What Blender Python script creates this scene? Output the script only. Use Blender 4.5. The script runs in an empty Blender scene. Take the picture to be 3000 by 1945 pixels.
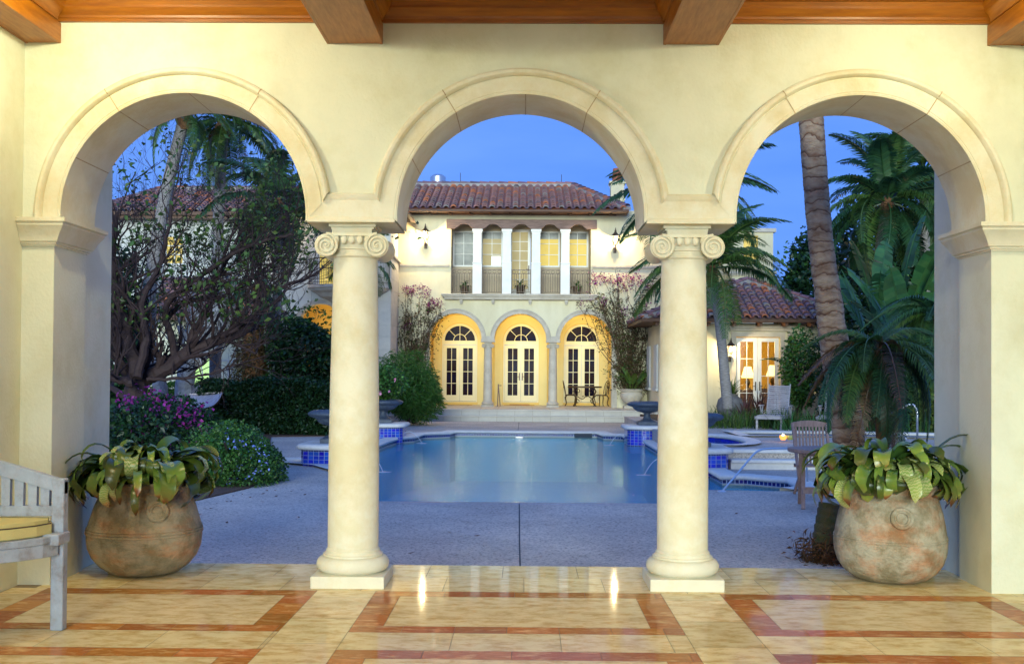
import bpy, bmesh, math, random
import numpy as np
from math import sin, cos, pi, radians as R
from mathutils import Vector, Matrix
from mathutils.geometry import tessellate_polygon
random.seed(7)
rnd = random.random
def U(a, b): return a + (b - a) * rnd()

# ------------------------------------------------------------------ camera
D, X0, PT, YW, RO, SH, FL, H = 7.6036, .0403, .0165, .0123, .0066, 66.0, 3202., 1.5
sc = bpy.context.scene
col = sc.collection
cam = bpy.data.objects.new('camera', bpy.data.cameras.new('camera')); col.objects.link(cam)
sc.camera = cam
def _rot(x, y, z):
    y, z = cos(PT) * y - sin(PT) * z, sin(PT) * y + cos(PT) * z
    x, y = cos(YW) * x - sin(YW) * y, sin(YW) * x + cos(YW) * y
    return Vector((x, y, z))
_r, _u, _f = _rot(cos(RO), 0, sin(RO)), _rot(-sin(RO), 0, cos(RO)), _rot(0, 1, 0)
cam.matrix_world = Matrix(((_r.x, _u.x, -_f.x, X0), (_r.y, _u.y, -_f.y, -D), (_r.z, _u.z, -_f.z, H), (0, 0, 0, 1)))
cam.data.sensor_width = 36; cam.data.lens = 36 * FL / 3000; cam.data.shift_y = SH / 3000
cam.data.clip_end = 3000; cam.data.clip_start = .1
# ------------------------------------------------------------------ world, exposure
w = bpy.data.worlds.new('World'); sc.world = w; w.use_nodes = True
nt = w.node_tree; bg = nt.nodes['Background']
sky = nt.nodes.new('ShaderNodeTexSky'); sky.sky_type = 'NISHITA'; sky.sun_disc = False
sky.sun_elevation = R(4); sky.sun_rotation = R(200); sky.air_density = 1.0; sky.dust_density = .3; sky.ozone_density = 4
tint = nt.nodes.new('ShaderNodeMixRGB'); tint.blend_type = 'MULTIPLY'; tint.inputs[0].default_value = 1
tint.inputs[2].default_value = (.62 * .15, .82 * .15, 1.75 * .15, 1)
nt.links.new(sky.outputs[0], tint.inputs[1]); fl = nt.nodes.new('ShaderNodeMixRGB'); fl.blend_type = 'MIX'; fl.inputs[0].default_value = .8; fl.inputs[2].default_value = (.145, .33, .98, 1)
cn = nt.nodes.new('ShaderNodeTexNoise'); cn.inputs['Scale'].default_value = 3.2; cn.inputs['Detail'].default_value = 5; cm = nt.nodes.new('ShaderNodeMapping'); cm.inputs['Scale'].default_value = (1, 1, 4.5); ct = nt.nodes.new('ShaderNodeTexCoord')
nt.links.new(ct.outputs['Generated'], cm.inputs[0]); nt.links.new(cm.outputs[0], cn.inputs['Vector'])
cr = nt.nodes.new('ShaderNodeValToRGB'); cr.color_ramp.elements[0].position = .25; cr.color_ramp.elements[0].color = (.095, .26, .88, 1); cr.color_ramp.elements[1].position = .78; cr.color_ramp.elements[1].color = (.19, .39, 1.0, 1)
nt.links.new(cn.outputs[0], cr.inputs[0]); nt.links.new(cr.outputs[0], fl.inputs[2])
nt.links.new(tint.outputs[0], fl.inputs[1]); nt.links.new(fl.outputs[0], bg.inputs[0])
bg.inputs[1].default_value = 1
sc.view_settings.view_transform = 'Standard'; sc.view_settings.look = 'None'
sc.view_settings.exposure = 0.28; sc.view_settings.gamma = 1
sc.cycles.use_denoising = True; sc.cycles.max_bounces = 8; sc.cycles.diffuse_bounces = 4
sc.cycles.glossy_bounces = 4; sc.cycles.transparent_max_bounces = 24; sc.cycles.sample_clamp_indirect = 6
sc.cycles.caustics_reflective = False; sc.cycles.caustics_refractive = False
sun = bpy.data.objects.new('sun', bpy.data.lights.new('sun', 'SUN')); col.objects.link(sun)
sun.data.energy = 2.7; sun.data.angle = R(24); sun.data.color = (.88, 1, .90); sun.rotation_euler = (R(81), 0, R(-5))
WARM = (.96, .95, .62)
def lamp(loc, watt, rad=.05, c=WARM, kind='POINT', rot=(0, 0, 0), spot=None, name='lamp_light', parent=None):
    l = bpy.data.lights.new(name, kind); l.energy = watt; l.color = c
    l.shadow_soft_size = rad
    if spot: l.spot_size = R(spot); l.spot_blend = .6
    o = bpy.data.objects.new(name, l); col.objects.link(o); o.location = loc; o.rotation_euler = rot
    if parent: o.parent = parent; o.location = Vector(loc) - wloc(parent)
    return o
# gallery lamps (recessed in the outer coffers, above the picture)
lamp((-2.65, -1.25, 3.86), 74, .05); lamp((2.6, -1.25, 3.86), 48, .05)
lamp((-2.9, -4.0, 3.8), 56, .1); lamp((2.9, -4.0, 3.8), 34, .1); lamp((0, -3.9, 3.8), 8, .1)

# ------------------------------------------------------------------ pixel -> place (2380 px overview of the photo)
K = 1.2605
def ray(u, v):
    uu = u * K - 1500; vv = v * K - 972.5 - SH
    a = cos(RO) * uu + sin(RO) * vv; b = -sin(RO) * uu + cos(RO) * vv
    return _rot(a / FL, 1.0, -b / FL)
def P(u, v, Y):
    r = ray(u, v); t = (Y + D) / r.y
    return Vector((X0 + t * r.x, Y, H + t * r.z))
def G(u, v, Z):
    r = ray(u, v); t = (Z - H) / r.z
    return Vector((X0 + t * r.x, -D + t * r.y, Z))

# ------------------------------------------------------------------ materials
def lin(c): return tuple((x / 12.92 if x <= .04045 else ((x + .055) / 1.055) ** 2.4) for x in c)
MATS = {}
def M(name, c1, c2=None, sc_=4., rough=.7, bump=0., bs=60., metal=0., stretch=(1, 1, 1), island=0., spec=.5,
      emit=None, es=0., detail=6., coat=0., c3=None, sss=0, trans=0.):
    if name in MATS: return MATS[name]
    m = bpy.data.materials.new(name); m.use_nodes = True; MATS[name] = m
    n = m.node_tree.nodes; L = m.node_tree.links; b = n['Principled BSDF']
    b.inputs['Roughness'].default_value = rough; b.inputs['Metallic'].default_value = metal
    b.inputs['Specular IOR Level'].default_value = spec
    b.inputs['Coat Weight'].default_value = coat
    c1 = (*c1[:3], 1); tc = n.new('ShaderNodeTexCoord'); mp = n.new('ShaderNodeMapping')
    mp.inputs['Scale'].default_value = stretch; L.new(tc.outputs['Object'], mp.inputs[0])
    out = None
    if c2 is not None:
        no = n.new('ShaderNodeTexNoise'); no.inputs['Scale'].default_value = sc_; no.inputs['Detail'].default_value = detail
        no.inputs['Roughness'].default_value = .65
        L.new(mp.outputs[0], no.inputs['Vector'])
        rp = n.new('ShaderNodeValToRGB'); rp.color_ramp.elements[0].position = .33; rp.color_ramp.elements[1].position = .67
        rp.color_ramp.elements[0].color = c1; rp.color_ramp.elements[1].color = (*c2[:3], 1)
        if c3 is not None:
            e = rp.color_ramp.elements.new(.5); e.color = (*c3[:3], 1)
        L.new(no.outputs[0], rp.inputs[0]); out = rp.outputs[0]
        mr = n.new('ShaderNodeMapRange'); dr = .1 if rough > .2 else rough * .4; mr.inputs[3].default_value = max(0.015, rough - dr); mr.inputs[4].default_value = min(1, rough + dr)
        L.new(no.outputs[0], mr.inputs[0]); L.new(mr.outputs[0], b.inputs['Roughness'])
    if island:
        g = n.new('ShaderNodeNewGeometry'); hs = n.new('ShaderNodeHueSaturation')
        mr = n.new('ShaderNodeMapRange'); mr.inputs[3].default_value = 1 - island; mr.inputs[4].default_value = 1 + island
        L.new(g.outputs['Random Per Island'], mr.inputs[0]); L.new(mr.outputs[0], hs.inputs['Value'])
        m2 = n.new('ShaderNodeMath'); m2.operation = 'MULTIPLY'; m2.inputs[1].default_value = 7.31
        m3 = n.new('ShaderNodeMath'); m3.operation = 'FRACT'; m4 = n.new('ShaderNodeMapRange')
        m4.inputs[3].default_value = .5 - island * .06; m4.inputs[4].default_value = .5 + island * .06
        L.new(g.outputs['Random Per Island'], m2.inputs[0]); L.new(m2.outputs[0], m3.inputs[0]); L.new(m3.outputs[0], m4.inputs[0])
        L.new(m4.outputs[0], hs.inputs['Hue'])
        if out: L.new(out, hs.inputs['Color'])
        else: hs.inputs['Color'].default_value = c1
        out = hs.outputs[0]
    if out: L.new(out, b.inputs['Base Color'])
    else: b.inputs['Base Color'].default_value = c1
    if bump:
        no = n.new('ShaderNodeTexNoise'); no.inputs['Scale'].default_value = bs; no.inputs['Detail'].default_value = 5
        L.new(mp.outputs[0], no.inputs['Vector'])
        bp = n.new('ShaderNodeBump'); bp.inputs['Strength'].default_value = bump; bp.inputs['Distance'].default_value = .02
        L.new(no.outputs[0], bp.inputs['Height']); L.new(bp.outputs[0], b.inputs['Normal'])
    if emit: b.inputs['Emission Color'].default_value = (*emit, 1); b.inputs['Emission Strength'].default_value = es
    if trans:
        tr = n.new('ShaderNodeBsdfTranslucent'); mx = n.new('ShaderNodeMixShader'); mx.inputs[0].default_value = trans
        if out: L.new(out, tr.inputs[0])
        else: tr.inputs[0].default_value = c1
        L.new(b.outputs[0], mx.inputs[1]); L.new(tr.outputs[0], mx.inputs[2]); L.new(mx.outputs[0], n['Material Output'].inputs[0])
    return m

stucco = M('cream_stucco', (.765, .78, .64), (.70, .71, .575), 2.2, .85, .18, 45, c3=(.75, .765, .625), stretch=(1, 1, .8))
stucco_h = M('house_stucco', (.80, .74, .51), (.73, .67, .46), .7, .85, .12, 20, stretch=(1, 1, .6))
stucco_b = M('pale_stucco', (.66, .67, .62), (.58, .59, .55), .8, .85, .1, 20)
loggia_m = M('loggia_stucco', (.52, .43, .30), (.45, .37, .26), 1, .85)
surr = M('door_surround_paint', (.78, .66, .30), (.74, .62, .27), 1.5, .7)
portico = M('portico_stucco', (.76, .55, .17), (.72, .51, .15), 1.5, .8)
cast = M('cast_stone', (.79, .79, .67), (.71, .685, .55), 3.0, .75, .12, 50, c3=(.775, .745, .61))
cast_h = M('house_cast_stone', (.62, .57, .47), (.46, .41, .33), 2.5, .8, .1, 30)
mortar = M('stained_mortar', (.40, .30, .17), (.55, .45, .28), 12, .9)
wood = M('ceiling_wood', (.38, .125, .004), (.23, .066, .002), 3., .42, .05, 30, stretch=(1, 9, 9), coat=.05)
woody = M('beam_wood', (.40, .135, .003), (.24, .07, .002), 3., .42, .05, 30, stretch=(9, 1, 9), coat=.05)
woodd = M('rafter_wood', (.13, .055, .025), (.075, .03, .015), 5., .6, .1)
lint = M('weathered_beam_wood', (.24, .16, .14), (.12, .08, .07), 3., .7, .2, 20, stretch=(1, 8, 8))
teak = M('weathered_teak', (.42, .27, .21), (.28, .17, .13), 6., .6, .1, stretch=(6, 6, 1))
teakg = M('silvered_teak', (.46, .44, .46), (.32, .29, .29), 5., .65, .2, 30, stretch=(1, 1, 5))
benchm = M('weathered_blue_grey_paint', (.42, .49, .60), (.27, .27, .30), 5, .6, .25, 30, stretch=(2, 2, 2), c3=(.37, .42, .52))
fabric = M('yellow_canvas', (.72, .62, .26), (.66, .57, .24), 5, .9, .3, 300)
white = M('white_paint', (.72, .73, .70), (.66, .67, .64), 3, .45)
doorp = M('cream_door_paint', (.78, .72, .46), (.74, .68, .43), 3, .45)
trav = M('cream_travertine', (.90, .76, .44), (.70, .53, .26), 4.5, .055, 0, 15, stretch=(1, 1.6, 1), island=.12, detail=12, c3=(.86, .72, .41), spec=.1)
rust = M('rust_travertine', (.60, .28, .10), (.76, .47, .21), 5, .055, 0, 15, stretch=(1, 2.2, 1), island=.2, detail=12, c3=(.46, .165, .04), spec=.1)
for m_ in (trav, rust): m_.node_tree.nodes['Principled BSDF'].inputs['IOR'].default_value = 1.22
grout = M('floor_grout', (.30, .23, .15), rough=.9)
terr = M('terrace_stone', (.60, .57, .50), (.50, .47, .42), 2, .6, .06, 20, island=.06)
deckm = M('shell_aggregate', (.72, .63, .52), (.27, .23, .20), 38, .8, .55, 70, detail=3, c3=(.60, .53, .45))
def stain(m, sc_, lo, dark, strx=(1, 1, 1)):
    n = m.node_tree.nodes; L = m.node_tree.links; b = n['Principled BSDF']; src = b.inputs['Base Color'].links[0].from_socket
    no = n.new('ShaderNodeTexNoise'); no.inputs['Scale'].default_value = sc_; no.inputs['Detail'].default_value = 8; no.inputs['Roughness'].default_value = .7
    tc = n.new('ShaderNodeTexCoord'); mp = n.new('ShaderNodeMapping'); mp.inputs['Scale'].default_value = strx; L.new(tc.outputs['Object'], mp.inputs[0]); L.new(mp.outputs[0], no.inputs['Vector'])
    rp = n.new('ShaderNodeValToRGB'); e = rp.color_ramp.elements; e[0].position = lo; e[0].color = (*dark, 1); e[1].position = lo + .16; e[1].color = (1, 1, 1, 1); L.new(no.outputs[0], rp.inputs[0])
    mx = n.new('ShaderNodeMixRGB'); mx.blend_type = 'MULTIPLY'; mx.inputs[0].default_value = 1; L.new(src, mx.inputs[1]); L.new(rp.outputs[0], mx.inputs[2]); L.new(mx.outputs[0], b.inputs['Base Color'])
stain(deckm, .45, .42, (.78, .77, .78)); stain(stucco, 1.1, .36, (.90, .88, .80)); stain(cast, 1.6, .40, (.90, .84, .70)); stain(stucco_h, .5, .40, (.88, .86, .80), (1, 1, .4)); stain(trav, 7, .37, (.78, .66, .48), (1, 1.8, 1))
copm = M('pale_coping', (.76, .73, .66), (.64, .62, .56), 8, .6, .1, 40)
bluet = M('cobalt_tile', (.012, .03, .42), (.02, .06, .60), 3, .12, island=.28, coat=.5)
navy = M('navy_mosaic', (.01, .02, .14), rough=.2, island=.4)
grt = M('pale_grout', (.35, .42, .60), rough=.8)
sandt = M('waterline_tile', (.42, .42, .33), (.32, .33, .28), 25, .5)
plaster = M('pool_plaster', (.05, .60, .72), (.035, .52, .66), 1.5, .6)
iron = M('wrought_iron', (.10, .075, .06), rough=.5, metal=.5)
bronze = M('antique_bronze', (.12, .075, .035), (.05, .03, .02), 8, .45, metal=.6)
steel = M('brushed_steel', (.70, .70, .70), rough=.3, metal=1)
galv = M('galvanised_metal', (.6, .62, .66), rough=.35, metal=.9)
leadm = M('dark_lead_stone', (.075, .10, .14), (.035, .05, .075), 14, .5, .3, 40)
terra = M('weathered_terracotta', (.50, .26, .13), (.29, .27, .19), 3.4, .85, .6, 35, c3=(.40, .32, .21), stretch=(1, 1, 2.2))
terrag = M('lichen_terracotta', (.36, .34, .26), (.47, .25, .14), 3.2, .85, .6, 35, c3=(.42, .37, .28), stretch=(1, 1, 1.6))
stain(terra, 6, .42, (.62, .60, .50)); stain(terrag, 6, .42, (.6, .56, .46))
soil = M('dark_soil', (.045, .028, .018), (.09, .055, .03), 30, .95, .8, 60)
mulch = M('bark_mulch', (.07, .035, .02), (.14, .075, .04), 25, .95, 1., 60)
grassm = M('ground_earth', (.03, .045, .015), (.05, .04, .02), 3, .95, .6, 30)
glass_d = M('navy_reflection_glass', (.006, .009, .040), (.022, .008, .005), 1.3, .12, spec=.03)  # navy base colour stands in for reflected sky; specular nearly off
glass_s = M('grey_reflection_glass', (.20, .21, .19), (.09, .10, .10), 2.0, .3, spec=.3)  # mottled grey in the colour stands in for a tree's reflection
lit = M('lit_room', (.30, .24, .06), (.20, .16, .04), 1.2, .5, emit=(.80, .60, .14), es=.66, spec=.2)
lit2 = M('dim_lit_room', (.20, .18, .12), (.11, .10, .07), 1.2, .5, emit=(.66, .54, .22), es=.42, spec=.2)
litw = M('bright_far_window', (.8, .8, .8), emit=(.75, .9, 1), es=.9)
greenl = M('green_lit_room', (.4, .6, .2), (.5, .7, .3), 1, .5, emit=(.50, .86, .30), es=.6)
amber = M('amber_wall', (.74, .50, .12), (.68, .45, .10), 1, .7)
bulb = M('lamp_glow', (1, .9, .7), emit=(1, .85, .55), es=14)
shade = M('lamp_shade', (1, .9, .6), emit=(1, .74, .28), es=2.0)
mat_ = M('coir_mat', (.50, .33, .10), (.40, .25, .08), 20, .95)
redm = M('red_mat', (.30, .04, .03), rough=.9)
hose = M('joint_dark', (.05, .06, .07), rough=.9)
# bark & leaves
barkp = M('palm_bark', (.30, .22, .17), (.16, .10, .07), 7, .85, .6, 30, stretch=(1, 1, 3), c3=(.25, .17, .12))
def ring_bark():
    m = M('ringed_palm_bark', (.54, .41, .27), (.27, .16, .09), 6, .85, .5, 30, stretch=(1, 1, 2), c3=(.45, .31, .20)); n = m.node_tree.nodes; L = m.node_tree.links; b = n['Principled BSDF']
    wv = n.new('ShaderNodeTexWave'); wv.bands_direction = 'Z'; wv.wave_profile = 'SAW'; wv.inputs['Scale'].default_value = 2.3; wv.inputs['Distortion'].default_value = 6.5; wv.inputs['Detail'].default_value = 3; wv.inputs['Detail Scale'].default_value = 1.6
    tc = n.new('ShaderNodeTexCoord'); L.new(tc.outputs['Object'], wv.inputs[0]); rp = n.new('ShaderNodeValToRGB'); e = rp.color_ramp.elements
    e[0].position = 0; e[0].color = (.20, .10, .06, 1); e[1].position = 1; e[1].color = (1, .95, .9, 1); x = e.new(.10); x.color = (.5, .33, .24, 1); x = e.new(.24); x.color = (.9, .85, .8, 1)
    L.new(wv.outputs[1], rp.inputs[0]); mx = n.new('ShaderNodeMixRGB'); mx.blend_type = 'MULTIPLY'; mx.inputs[0].default_value = .85; src = b.inputs['Base Color'].links[0].from_socket
    L.new(src, mx.inputs[1]); L.new(rp.outputs[0], mx.inputs[2]); L.new(mx.outputs[0], b.inputs['Base Color'])
    bp = n.new('ShaderNodeBump'); bp.inputs['Distance'].default_value = .03; bp.inputs['Strength'].default_value = .8; L.new(wv.outputs[1], bp.inputs['Height']); old = b.inputs['Normal'].links[0].from_socket; L.new(old, bp.inputs['Normal']); L.new(bp.outputs[0], b.inputs['Normal']); return m
barkr = ring_bark()
barkg = M('grey_palm_bark', (.34, .32, .30), (.20, .17, .15), 8, .85, .5, 30, stretch=(1, 1, 4))
barkb = M('red_brown_bark', (.020, .009, .009), (.045, .024, .024), 10, .8, .3)
barkw = M('silver_bark', (.36, .38, .42), (.20, .20, .22), 9, .8, .3)
fibre = M('palm_fibre', (.20, .09, .03), (.10, .045, .018), 14, .9, .5)
def leafm(name, a, b, c3=None, rough=.45, sc_=3., isl=.35, tr=.25): return M(name, a, b, sc_, rough, island=isl, c3=c3, trans=tr)
lf_palm = leafm('palm_leaf', (.045, .12, .025), (.09, .16, .035), rough=.4)
lf_blue = leafm('dark_palm_leaf', (.02, .075, .03), (.04, .11, .035), rough=.4)
lf_dead = leafm('dead_palm_leaf', (.16, .08, .03), (.08, .05, .02))
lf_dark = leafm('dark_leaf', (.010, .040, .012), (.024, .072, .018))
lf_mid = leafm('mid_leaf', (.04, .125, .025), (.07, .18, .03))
lf_lime = leafm('lime_leaf', (.09, .17, .025), (.06, .12, .02))
lf_tree = leafm('sparse_tree_leaf', (.04, .10, .02), (.10, .15, .03), isl=.5)
lf_ban = leafm('banana_leaf', (.025, .10, .035), (.06, .16, .04), rough=.35, tr=.3)
lf_boug = leafm('magenta_bract', (.19, .012, .17), (.28, .025, .22), isl=.35)
lf_boug2 = leafm('maroon_bract', (.22, .02, .14), (.30, .035, .22), isl=.45)
lf_plum = leafm('pale_blue_petal', (.22, .30, .75), (.30, .38, .80), isl=.2)
lf_pink = leafm('pink_petal', (.75, .25, .45), (.8, .4, .6), isl=.2)
lf_red = leafm('maroon_leaf', (.12, .03, .04), (.05, .05, .03), isl=.4)
lf_dry = leafm('dry_vine_leaf', (.16, .09, .05), (.09, .09, .03), isl=.4)
stem_m = M('vine_stem', (.13, .075, .045), (.08, .05, .03), 10, .9)

def brom_mat():
    m = bpy.data.materials.new('bromeliad_leaf'); m.use_nodes = True; n = m.node_tree.nodes; L = m.node_tree.links; b = n['Principled BSDF']
    uv = n.new('ShaderNodeUVMap'); sp = n.new('ShaderNodeSeparateXYZ'); L.new(uv.outputs[0], sp.inputs[0])
    rp = n.new('ShaderNodeValToRGB'); e = rp.color_ramp.elements
    e[0].position = 0; e[0].color = (.02, .05, .02, 1); e[1].position = 1; e[1].color = (.20, .07, .02, 1)
    for p_, c_ in ((.3, (.06, .14, .025, 1)), (.7, (.18, .27, .04, 1)), (.90, (.30, .29, .07, 1)), (.95, (.30, .13, .04, 1))):
        x = e.new(p_); x.color = c_
    no = n.new('ShaderNodeTexNoise'); no.inputs['Scale'].default_value = 9; tc = n.new('ShaderNodeTexCoord'); L.new(tc.outputs['Object'], no.inputs['Vector'])
    ad = n.new('ShaderNodeMath'); ad.operation = 'MULTIPLY_ADD'; ad.inputs[1].default_value = .35; L.new(no.outputs[0], ad.inputs[0]); 
    sb = n.new('ShaderNodeMath'); sb.operation = 'SUBTRACT'; sb.inputs[1].default_value = .17; L.new(sp.outputs[1], sb.inputs[0]); L.new(sb.outputs[0], ad.inputs[2])
    L.new(ad.outputs[0], rp.inputs[0])
    wv = n.new('ShaderNodeTexWave'); wv.bands_direction = 'Y'; wv.inputs['Scale'].default_value = 7; wv.inputs['Distortion'].default_value = 7; wv.inputs['Detail'].default_value = 3; L.new(uv.outputs[0], wv.inputs[0])
    g = n.new('ShaderNodeNewGeometry'); gt = n.new('ShaderNodeMath'); gt.operation = 'GREATER_THAN'; gt.inputs[1].default_value = .84
    L.new(g.outputs['Random Per Island'], gt.inputs[0]); mu = n.new('ShaderNodeMath'); mu.operation = 'MULTIPLY'; mu.inputs[1].default_value = .55
    L.new(wv.outputs[1], mu.inputs[0]); mu2 = n.new('ShaderNodeMath'); mu2.operation = 'MULTIPLY'; L.new(mu.outputs[0], mu2.inputs[0]); L.new(gt.outputs[0], mu2.inputs[1])
    mx = n.new('ShaderNodeMixRGB'); mx.inputs[2].default_value = (.48, .46, .27, 1); L.new(mu2.outputs[0], mx.inputs[0]); L.new(rp.outputs[0], mx.inputs[1])
    hs = n.new('ShaderNodeHueSaturation'); mr = n.new('ShaderNodeMapRange'); mr.inputs[3].default_value = .25; mr.inputs[4].default_value = 1.3
    L.new(g.outputs['Random Per Island'], mr.inputs[0]); L.new(mr.outputs[0], hs.inputs['Value']); L.new(mx.outputs[0], hs.inputs['Color'])
    L.new(hs.outputs[0], b.inputs['Base Color']); b.inputs['Roughness'].default_value = .3
    return m
brom = brom_mat()

def water_mat():
    m = bpy.data.materials.new('pool_water'); m.use_nodes = True; n = m.node_tree.nodes; L = m.node_tree.links
    n.remove(n['Principled BSDF'])
    tc = n.new('ShaderNodeTexCoord'); mp = n.new('ShaderNodeMapping'); mp.inputs['Scale'].default_value = (.5, 2.0, 1)
    L.new(tc.outputs['Object'], mp.inputs[0])
    no = n.new('ShaderNodeTexNoise'); no.inputs['Scale'].default_value = 6; no.inputs['Detail'].default_value = 6; no.inputs['Roughness'].default_value = .6; L.new(mp.outputs[0], no.inputs['Vector'])
    bp = n.new('ShaderNodeBump'); bp.inputs['Strength'].default_value = .5; bp.inputs['Distance'].default_value = .024; L.new(no.outputs[0], bp.inputs['Height'])
    tr = n.new('ShaderNodeBsdfTransparent'); tr.inputs[0].default_value = (.74, .93, 1, 1)
    gl = n.new('ShaderNodeBsdfGlossy'); gl.inputs['Roughness'].default_value = .05; gl.inputs['Color'].default_value = (1, .98, .9, 1); L.new(bp.outputs[0], gl.inputs['Normal'])
    fr = n.new('ShaderNodeFresnel'); fr.inputs['IOR'].default_value = 1.13; L.new(bp.outputs[0], fr.inputs['Normal'])
    mx = n.new('ShaderNodeMixShader'); fm = n.new('ShaderNodeMath'); fm.operation = 'MULTIPLY'; fm.inputs[1].default_value = .38; L.new(fr.outputs[0], fm.inputs[0]); L.new(fm.outputs[0], mx.inputs[0]); L.new(tr.outputs[0], mx.inputs[1]); L.new(gl.outputs[0], mx.inputs[2])
    L.new(mx.outputs[0], n['Material Output'].inputs[0]); return m
waterm = water_mat()
def glass_mat():
    m = bpy.data.materials.new('clear_glass'); m.use_nodes = True; n = m.node_tree.nodes; L = m.node_tree.links; n.remove(n['Principled BSDF'])
    tr = n.new('ShaderNodeBsdfTransparent'); gl = n.new('ShaderNodeBsdfGlossy'); gl.inputs[1].default_value = .02
    mx = n.new('ShaderNodeMixShader'); mx.inputs[0].default_value = .08
    L.new(tr.outputs[0], mx.inputs[1]); L.new(gl.outputs[0], mx.inputs[2]); L.new(mx.outputs[0], n['Material Output'].inputs[0]); return m
glass = glass_mat()
def roof_mat():
    m = bpy.data.materials.new('barrel_tile'); m.use_nodes = True; n = m.node_tree.nodes; L = m.node_tree.links; b = n['Principled BSDF']
    g = n.new('ShaderNodeNewGeometry'); rp = n.new('ShaderNodeValToRGB'); e = rp.color_ramp.elements
    rp.color_ramp.interpolation = 'CONSTANT'
    e[0].position = 0; e[0].color = (.30, .16, .18, 1); e[1].position = .9; e[1].color = (.66, .22, .10, 1)
    for p_, c_ in ((.16, (.36, .20, .22)), (.32, (.22, .15, .18)), (.46, (.38, .20, .21)), (.6, (.32, .22, .22)), (.72, (.46, .22, .20)), (.84, (.38, .33, .31))):
        x = e.new(p_); x.color = (*c_, 1)
    L.new(g.outputs['Random Per Island'], rp.inputs[0])
    no = n.new('ShaderNodeTexNoise'); no.inputs['Scale'].default_value = 6; tc = n.new('ShaderNodeTexCoord'); L.new(tc.outputs['Object'], no.inputs['Vector'])
    mx = n.new('ShaderNodeMixRGB'); mx.blend_type = 'MULTIPLY'; mx.inputs[0].default_value = .62; L.new(rp.outputs[0], mx.inputs[1]); L.new(no.outputs[0], mx.inputs[2])
    L.new(mx.outputs[0], b.inputs['Base Color']); b.inputs['Roughness'].default_value = .75; return m
rooft = roof_mat()
ridgem = M('roof_mortar', (.42, .40, .38), (.30, .28, .26), 6, .9)

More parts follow.
